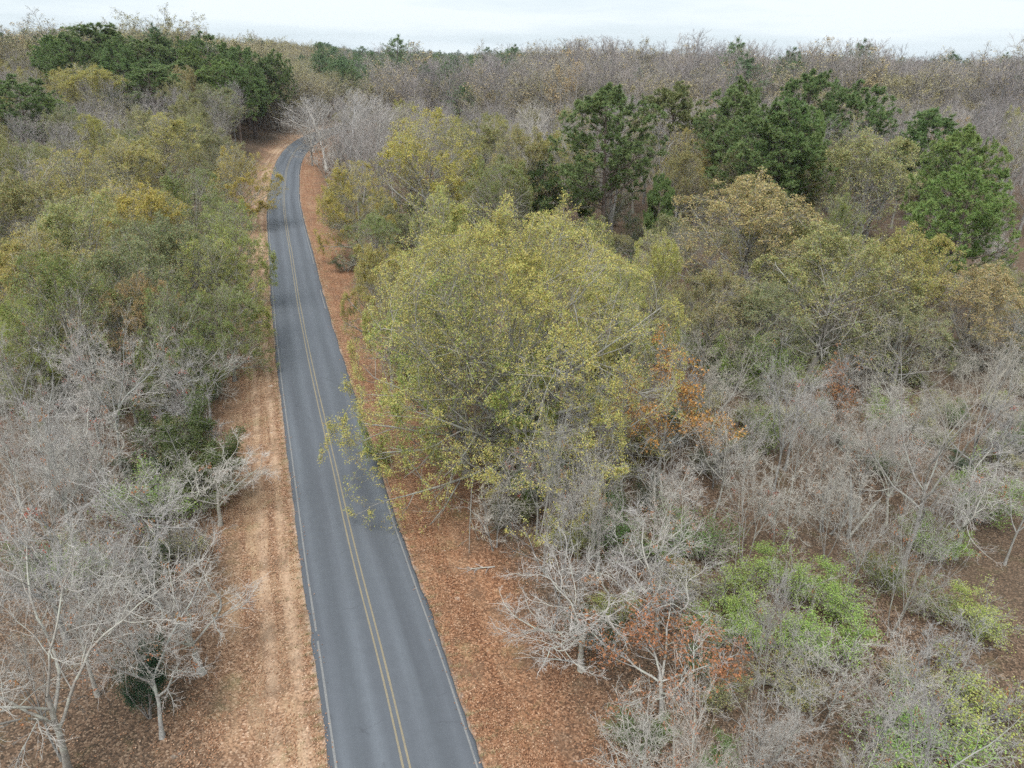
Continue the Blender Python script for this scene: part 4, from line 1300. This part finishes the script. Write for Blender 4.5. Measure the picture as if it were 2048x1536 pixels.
def far_deciduous(name, seed, h, rad, tmat, nleaf, lmat, limbs=16, ang=0.62, clear=.3, lsize=(0.3, 0.22)):
    rng = np.random.default_rng(seed)
    S = 7; Ln = np.array([h * .9]); tt = np.linspace(0, 1, S + 1)
    tr = march(rng, np.zeros((1, 3)), np.array([[rng.normal(0, .05), rng.normal(0, .05), 1.]]), Ln, S, 0.04, 0.08)
    trk = (tr, (0.012 * h * (1 - tt) ** .8 + .02)[None], Ln)
    shp = lambda t: np.clip(0.75 + 1.2 * (t - .3) - 1.9 * (t - .3) ** 2, .25, 2)
    l1 = spawn(rng, trk, limbs, clear, 1, ang, .16, rad / (h * .9) * 1.3, 4, .1, .09, .5, .02, shape=shp)
    l2 = spawn(rng, l1, 6, .2, 1, .65, .2, .5, 3, .12, .06, .55, .014)
    l3 = spawn(rng, l2, 5, .15, 1, .6, .2, .55, 2, .12, .05, .6, .011)
    l4 = spawn(rng, l3, 2, .15, 1, .6, .2, .6, 1, .12, .05, .6, .010)
    lv = None
    if nleaf:
        lv = leaf_quads(rng, pts_on(rng, l3, nleaf, .1, .2, patch_weight(rng, l3, 1.6, .05)), lsize[0], lsize[1], .3, .4)
    return far_tree(name, ([trk, l1], [5, 3]), ([l2, l3, l4], [3, 3, 3]), 'grey_bark', tmat, lv, lmat)


def far_pine(name, seed, h, rad, clear):
    rng = np.random.default_rng(seed)
    S = 6; Ln = np.array([h * .97]); tt = np.linspace(0, 1, S + 1)
    tr = march(rng, np.zeros((1, 3)), np.array([[0, 0, 1.]]), Ln, S, 0.02, 0.06)
    trk = (tr, (0.0125 * h * (1 - tt) ** .7 + .02)[None], Ln)
    shp = lambda t: np.clip(.62 + 1.15 * ((t - clear) / (1 - clear)) - 1.75 * ((t - clear) / (1 - clear)) ** 2.2, .24, 2) * rng.uniform(.6, 1.2, len(t))
    l1 = spawn(rng, trk, 60, clear, 1, 1.28, .16, rad / (h * .97) * 1.05, 4, .09, .11, .42, .02, shape=shp)
    l2 = spawn(rng, l1, 6, .35, 1, .75, .2, .42, 2, .11, .1, .55, .015)
    C = np.repeat(np.concatenate([l2[0][:, -1], l2[0][:, 1]]), 9, 0)
    lv = leaf_quads(rng, C + rng.normal(0, .12, C.shape), .34, .10, -.4, .1)
    return far_tree(name, ([trk, l1], [5, 3]), ([l2], [3]), 'pine_bark', 'pine_bark', lv, 'far_pine')


ft = 0
ft += far_deciduous('a_far_bare', 81, 20, 4.2, 'red_twig', 0, None)
ft += far_deciduous('b_far_bare', 82, 20, 3.8, 'grey_twig', 500, 'far_gold')
ft += far_deciduous('c_far_gold', 83, 20, 4.4, 'grey_twig', 2200, 'far_gold')
ft += far_deciduous('d_far_olive', 84, 19, 6.5, 'grey_twig', 5200, 'far_olive', limbs=20, ang=.95, clear=.22, lsize=(.23, .16))
ft += far_pine('e_far_pine', 85, 22, 4.8, .36)
ft += far_pine('f_far_pine', 86, 23, 4.3, .45)

wr = np.random.default_rng(321)
PX, PY, PI_, PH = [], [], [], []


def far_zone(n_, y0, y1, pick, hh, t0=-0.95, t1=0.95, dmin=9.0):
    y = np.sqrt(wr.uniform(y0 * y0, y1 * y1, n_))
    t = wr.uniform(t0, t1, n_)
    x = t * y
    d, _ = road_coords(x, y)
    ok = np.abs(d) > dmin
    x, y, t = x[ok], y[ok], t[ok]
    idx, hs = pick(x, y, t, len(x))
    PX.append(x); PY.append(y); PI_.append(idx); PH.append(hs * wr.uniform(*hh, len(x)))


def pick_far(x, y, t, m):
    q = wr.uniform(0, 1, m)
    # big patches of one kind, as woods are
    pat = np.sin(x * .011 + 1.0) + np.sin(y * .008 + x * .006) + 0.6 * np.sin(x * .031 + y * .02)
    idx = np.select([q < .48, q < .78, q < .83, q < .96], [0, 1, 2, 3], 4)
    hs = np.where(idx == 3, 20.0, 23.5)
    left = (t < -0.23)
    idx = np.where(left & (q < .6), 3, idx)
    hs = np.where(left, 18.0, hs)
    pz = (t > -0.25) & (t < 0.0) & (y > 330) & (wr.uniform(0, 1, m) < .80)
    pz |= (y > 600) & (pat > 0.55) & (wr.uniform(0, 1, m) < .75)
    idx = np.where(pz, wr.integers(4, 6, m), idx)
    hs = np.where(pz, 20.5, hs)
    hs = hs * np.where(wr.uniform(0, 1, m) < .07, 1.2, 1.0) * (1 + 0.10 * np.sin(x * .023 + 0.7 * np.sin(y * .017)) + 0.07 * np.sin(x * .061 + y * .03))
    return idx, hs


far_zone(3600, 236, 480, pick_far, (.78, 1.26))
far_zone(4200, 480, 900, pick_far, (.80, 1.25))
far_zone(6500, 900, 2600, pick_far, (.8, 1.25))
X = np.concatenate(PX); Y = np.concatenate(PY); I = np.concatenate(PI_).astype(int); Hh = np.concatenate(PH)
Z = np.concatenate([ground_z(X[a:a + 3000], Y[a:a + 3000]) for a in range(0, len(X), 3000)])
pm = bpy.data.meshes.new('far_woods')
pm.vertices.add(len(X))
pm.vertices.foreach_set('co', np.stack([X, Y, Z], 1).astype(np.float32).ravel())
for nm, ty, a in (('kindex', 'INT', I), ('tall', 'FLOAT', Hh), ('turn', 'FLOAT', wr.uniform(0, 6.283, len(X))), ('wide', 'FLOAT', Hh * wr.uniform(1.1, 1.75, len(X)))):
    pm.attributes.new(nm, ty, 'POINT').data.foreach_set('value', a.astype(np.int32 if ty == 'INT' else np.float32))
fo = tag(link('far_woods', pm), 'distant mixed woods of bare trees and pines stretching to the horizon', 'woods', kind='stuff')
ng = bpy.data.node_groups.new('far_planting', 'GeometryNodeTree')
ng.interface.new_socket('Geometry', in_out='INPUT', socket_type='NodeSocketGeometry')
ng.interface.new_socket('Geometry', in_out='OUTPUT', socket_type='NodeSocketGeometry')
N = ng.nodes.new; LK = ng.links.new
gi, go = N('NodeGroupInput'), N('NodeGroupOutput')
ci = N('GeometryNodeCollectionInfo'); ci.inputs['Collection'].default_value = FAR
ci.inputs['Separate Children'].default_value = True; ci.inputs['Reset Children'].default_value = True
ip = N('GeometryNodeInstanceOnPoints'); ip.inputs['Pick Instance'].default_value = True


def na(name, ty):
    a = N('GeometryNodeInputNamedAttribute'); a.data_type = ty; a.inputs['Name'].default_value = name
    return a.outputs['Attribute']


cr = N('ShaderNodeCombineXYZ'); cs = N('ShaderNodeCombineXYZ')
LK(na('turn', 'FLOAT'), cr.inputs[2])
wd_ = na('wide', 'FLOAT')
LK(wd_, cs.inputs[0]); LK(wd_, cs.inputs[1]); LK(na('tall', 'FLOAT'), cs.inputs[2])
LK(gi.outputs[0], ip.inputs['Points']); LK(ci.outputs[0], ip.inputs['Instance'])
LK(na('kindex', 'INT'), ip.inputs['Instance Index']); LK(cr.outputs[0], ip.inputs['Rotation']); LK(cs.outputs[0], ip.inputs['Scale'])
LK(ip.outputs[0], go.inputs[0])
md = fo.modifiers.new('planting', 'NODES'); md.node_group = ng

# ------------------------------------------------------------------ small things on the verges and in the hollow
def fallen(x, y, ln, rot, seed, label):
    """a dead limb lying on the leaves"""
    rng = np.random.default_rng(seed)
    P0 = march(rng, np.zeros((1, 3)), np.array([[1., 0, 0]]), np.array([ln]), 6, 0.10, 0.0)
    a = (P0, (0.035 * (1 - np.linspace(0, 1, 7)) + 0.012)[None], np.array([ln]))
    c = spawn(rng, a, 7, 0.2, 1.0, 0.7, 0.2, 0.45, 4, 0.14, 0.0, 0.6, 0.009)
    d = spawn(rng, c, 4, 0.3, 1.0, 0.7, 0.2, 0.5, 3, 0.14, 0.0, 0.6, 0.006)
    for lv in (a, c, d):
        lv[0][..., 2] = np.abs(lv[0][..., 2]) * 0.35 + 0.03
    z = float(ground_z(np.array([x]), np.array([y]))[0])
    o = tag(link('fallen_branch', None), label, 'branch', 'dead branches on the leaf litter')
    o.location = (x, y, z); o.rotation_euler = (0, 0, R(rot))
    V, Q = tubes([a], [6]); link('limb', np_mesh('dead_limb', V, Q, mats=[M['pale_bark']], smooth=True), o)
    V, Q = tubes([c, d], [4, 3]); link('twig', np_mesh('dead_twig', V, Q, mats=[M['pale_twig']], smooth=True), o)


fallen(4.2, 21.6, 2.2, 25, 1, 'dead pale branch lying on the right verge near the bottom edge')
fallen(3.6, 27.4, 2.6, 160, 2, 'dead branch lying under the bare silvery tree on the right verge')
fallen(-15.2, 30.5, 1.8, 70, 3, 'dead branch lying on the left verge before the bare twigs')
fallen(-0.8, 35.0, 1.7, 200, 4, 'short dead branch on the right verge below the largest oak')

# a snapped, forked dead stem in the hollow
rng = np.random.default_rng(14)
sn = tag(link('broken_snag', None), 'snapped pale dead stem forking in the brown hollow', 'snag')
sx, sy = 21.3, 38.3
sn.location = (sx, sy, float(ground_z(np.array([sx]), np.array([sy]))[0]) - 0.05)
for nm, d0, ln, r0 in (('stem', (-0.06, 0.02, 1), 4.6, 0.11), ('fork', (0.34, -0.05, 1), 3.6, 0.10)):
    P0 = march(rng, np.zeros((1, 3)), np.array([d0]), np.array([ln]), 8, 0.035, 0.02)
    a = (P0, np.concatenate([r0 * (1 - 0.35 * np.linspace(0, 1, 8)), [0.012]])[None], np.array([ln]))
    c = spawn(rng, a, 4, 0.35, 0.9, 1.0, 0.2, 0.16, 3, 0.2, 0.0, 0.4, 0.008, leader=False)
    V, Q = tubes([a, c], [9, 4])
    link(nm, np_mesh('snag_' + nm, V, Q, mats=[M['pale_bark']], smooth=True), sn)

# straw tufts fringing the pavement
rng = np.random.default_rng(15)
nt = 2600
s_ = 6 + 110 * rng.uniform(0, 1, nt) ** 1.5
sd = np.where(rng.uniform(0, 1, nt) < 0.55, -1, 1)
dd_ = sd * (3.12 + rng.gamma(1.2, 0.28, nt))
j = np.searchsorted(RS, s_).clip(0, len(RC) - 1)
xy = RC[j] + RN[j] * dd_[:, None]
z = ground_z(xy[:, 0], xy[:, 1], dd_)
nb = 9
C = np.repeat(np.concatenate([xy, z[:, None]], 1), nb, 0) + np.concatenate([rng.normal(0, 0.05, (nt * nb, 2)), np.zeros((nt * nb, 1))], 1)
up = unit(rng.normal(0, 0.6, (nt * nb, 3)) * [1, 1, 0.2] + [0, 0, 0.8])
sv_ = unit(np.cross(up, rng.normal(0, 1, (nt * nb, 3))))
ln = rng.uniform(0.06, 0.2, (nt * nb, 1))
V = np.stack([C - sv_ * 0.008, C + sv_ * 0.008, C + up * ln], 1).reshape(-1, 3)
k = NT('straw', 0.8)
k.base(k.ramp(k.attr('rnd'), [(0.0, (0.20, 0.19, 0.08)), (0.3, (0.36, 0.28, 0.16)), (1.0, (0.54, 0.42, 0.27))]))
tag(link('verge_grass', np_mesh('verge_grass', V, T=np.arange(len(V)).reshape(-1, 3), mats=[k.m], fattr={'rnd': np.repeat(rng.uniform(0, 1, nt), nb)})),
    'dry straw coloured grass tufts fringing the pavement', 'grass', kind='stuff')

# ------------------------------------------------------------------ the air
hz = NT('haze')
hz.t.nodes.remove(hz.b)
pv = hz.n('ShaderNodeVolumePrincipled', {'Color': (0.80, 0.88, 0.97, 1), 'Density': 0.00008, 'Anisotropy': 0.2})
hz.t.links.new(pv.outputs[0], hz.t.nodes['Material Output'].inputs['Volume'])
x0, x1, y0, y1, z0, z1 = -3100, 3100, -400, 3100, -14, 60
V = np.array([(x, y, z) for z in (z0, z1) for y in (y0, y1) for x in (x0, x1)], float)
Q = np.array([(0, 2, 3, 1), (4, 5, 7, 6), (0, 1, 5, 4), (2, 6, 7, 3), (0, 4, 6, 2), (1, 3, 7, 5)])
tag(link('haze', np_mesh('haze', V, Q, mats=[hz.m])), 'thin pale haze over the far woods', 'haze', kind='stuff')
